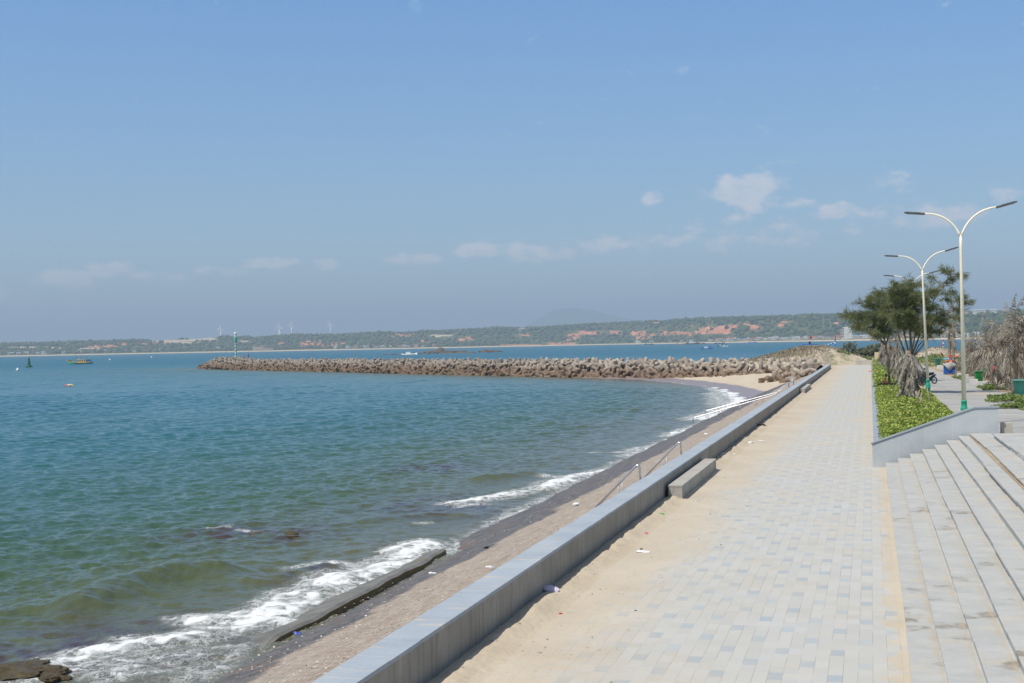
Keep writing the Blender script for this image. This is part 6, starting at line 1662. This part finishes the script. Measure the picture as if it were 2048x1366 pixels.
    for px, top, base, lab in ((1648, 641, 661, 'thin lattice mast on the wooded slope, left of the two'), (1661, 645, 661, 'thin lattice mast on the wooded slope, right of the two'), (1375, 669, 684, 'thin mast on the beach below the red cliffs')):
        S, D, u = far_frame(px); off = 330 if px > 1400 else 60; dep = (D + off); k = 0.966 * dep / FPX
        z0 = hill_z(px, off); t = thing('radio_mast', lab, 'mast', (S[0] + u[0] * off, S[1] + u[1] * off, z0)); h = (base - top) * k + 8; m = MB(); w = 1.3
        for sx, sy in ((-1, -1), (1, -1), (1, 1), (-1, 1)): m.tube([(sx * w, sy * w, -2), (sx * w * .45, sy * w * .45, h)], 0.4, 5)
        for q in range(8):
            z1, z2 = h * q / 8, h * (q + 1) / 8; m.tube([(-w, -w, z1), (w * .9, -w * .9, z2)], 0.25, 4); m.tube([(w, -w, z1), (-w * .9, -w * .9, z2)], 0.25, 4)
        m.build('tower', 'roof_grey', t); MB().tube([(0, 0, h - 1), (0, 0, h + 5)], 0.35, 5).build('antenna', 'house_white', t)
village()
def make_turbine(px, top, hub, base, rot, lab, D=7300.0):
    u = ray(px, 690); u = u / math.hypot(u[0], u[1]); dep = D * (u @ FWD); k = dep / FPX
    zc = lambda py: 4.8 + (hor(px) - py) * k
    z0 = zc(base) - 35; t = thing('wind_turbine', lab, 'wind turbine', (u[0] * D, u[1] * D, z0), 0, 'white wind turbines on the hazy ridge')
    H = zc(hub) - z0; MB().tube([(0, 0, 0), (0, 0, H)], [4.0, 2.6], 12).build('tower', 'turbine_white', t, True)
    MB().tube([(0, 3.5, H), (0, -4.5, H)], [2.0, 2.4], 10).build('nacelle', 'turbine_white', t, True)
    hb = MB().blob((0, -6, H), 2.0, 1, 0, 2).build('hub', 'turbine_white', t, True); R = (hub - top) * k
    for j in range(3):
        a = rot + j * 2 * math.pi / 3; d = Vector((math.sin(a), 0, math.cos(a))); w = Vector((math.cos(a), 0, -math.sin(a)))
        m = MB(); pr = [(0, 1.5), (0.2, 3.2), (0.6, 2.2), (1.0, 0.8)]; o = Vector((0, -6.2, H)); V = []
        for q, ww in pr: V += [o + d * R * q + w * ww, o + d * R * q - w * ww * 0.6, o + d * R * q - w * ww * 0.6 + Vector((0, .6, 0)), o + d * R * q + w * ww + Vector((0, .6, 0))]
        F = [(0, 1, 2, 3), (12, 15, 14, 13)]
        for i in range(3): F += [(i * 4 + s, i * 4 + (s + 1) % 4, i * 4 + 4 + (s + 1) % 4, i * 4 + 4 + s) for s in range(4)]
        m.add(V, F).build('blade', 'turbine_white', t)
for px, top, hub, base, rot, lab in [(442, 648, 657, 677, 0.05, 'white wind turbine alone at the left of the beacon'), (559, 644, 654, 676, 0.0, 'front white wind turbine of the overlapping middle pair'), (561, 650, 659, 676, 0.9, 'rear white wind turbine of the overlapping middle pair'),
                                     (584, 640, 649, 671, 0.0, 'white wind turbine just right of the overlapping pair'), (661.5, 640, 649, 670, 0.0, 'white wind turbine at the right end of the row')]:
    make_turbine(px, top, hub, base, rot, lab)
# daytime moon
def make_moon():
    d = ray(831, 12); d = d / np.linalg.norm(d); p = EYE + d * 60000
    m, n, b = new_mat('moon_rock'); t = m.node_tree
    df = n.node('ShaderNodeBsdfDiffuse'); df.inputs[0].default_value = (0.12, 0.12, 0.11, 1); tr = n.node('ShaderNodeBsdfTransparent'); ad = n.node('ShaderNodeAddShader')
    n.put(df.inputs[0], n.mix(n.noise(n.obj(), 0.005, 3), (0.028, 0.026, 0.023, 1), (0.042, 0.040, 0.037, 1)))
    n.l.new(df.outputs[0], ad.inputs[0]); n.l.new(tr.outputs[0], ad.inputs[1]); t.nodes.remove(b)
    out = [q for q in t.nodes if q.type == 'OUTPUT_MATERIAL'][0]; n.l.new(ad.outputs[0], out.inputs[0])
    o = MB().blob((0, 0, 0), 13.5 / FPX * 60000, 1, 0, 5).build('moon', 'moon_rock', smooth=True); o.location = p
    tag(o, 'faint pale daytime moon high in the blue sky', 'moon')
make_moon()
# ---- the air itself
def make_haze():
    m, n, b = new_mat('haze_air'); t = m.node_tree; t.nodes.remove(b)
    v = n.node('ShaderNodeVolumePrincipled'); v.inputs['Color'].default_value = HAZE_COL; v.inputs['Density'].default_value = HAZE_DENSITY; v.inputs['Anisotropy'].default_value = 0.0
    v.inputs['Density Attribute'].default_value = ''
    out = [q for q in t.nodes if q.type == 'OUTPUT_MATERIAL'][0]; n.l.new(v.outputs[0], out.inputs['Volume'])
    try: m.cycles.homogeneous_volume = True
    except Exception: pass
    o = MB().box(-25000, 25000, -300, 30500, -6.5, 760).build('haze', 'haze_air'); tag(o, 'thin blue haze over the bay', 'haze', None, 'stuff')
HAZE_DENSITY, HAZE_COL = 1.2e-4, (0.64, 0.82, 1.0, 1)
make_haze()
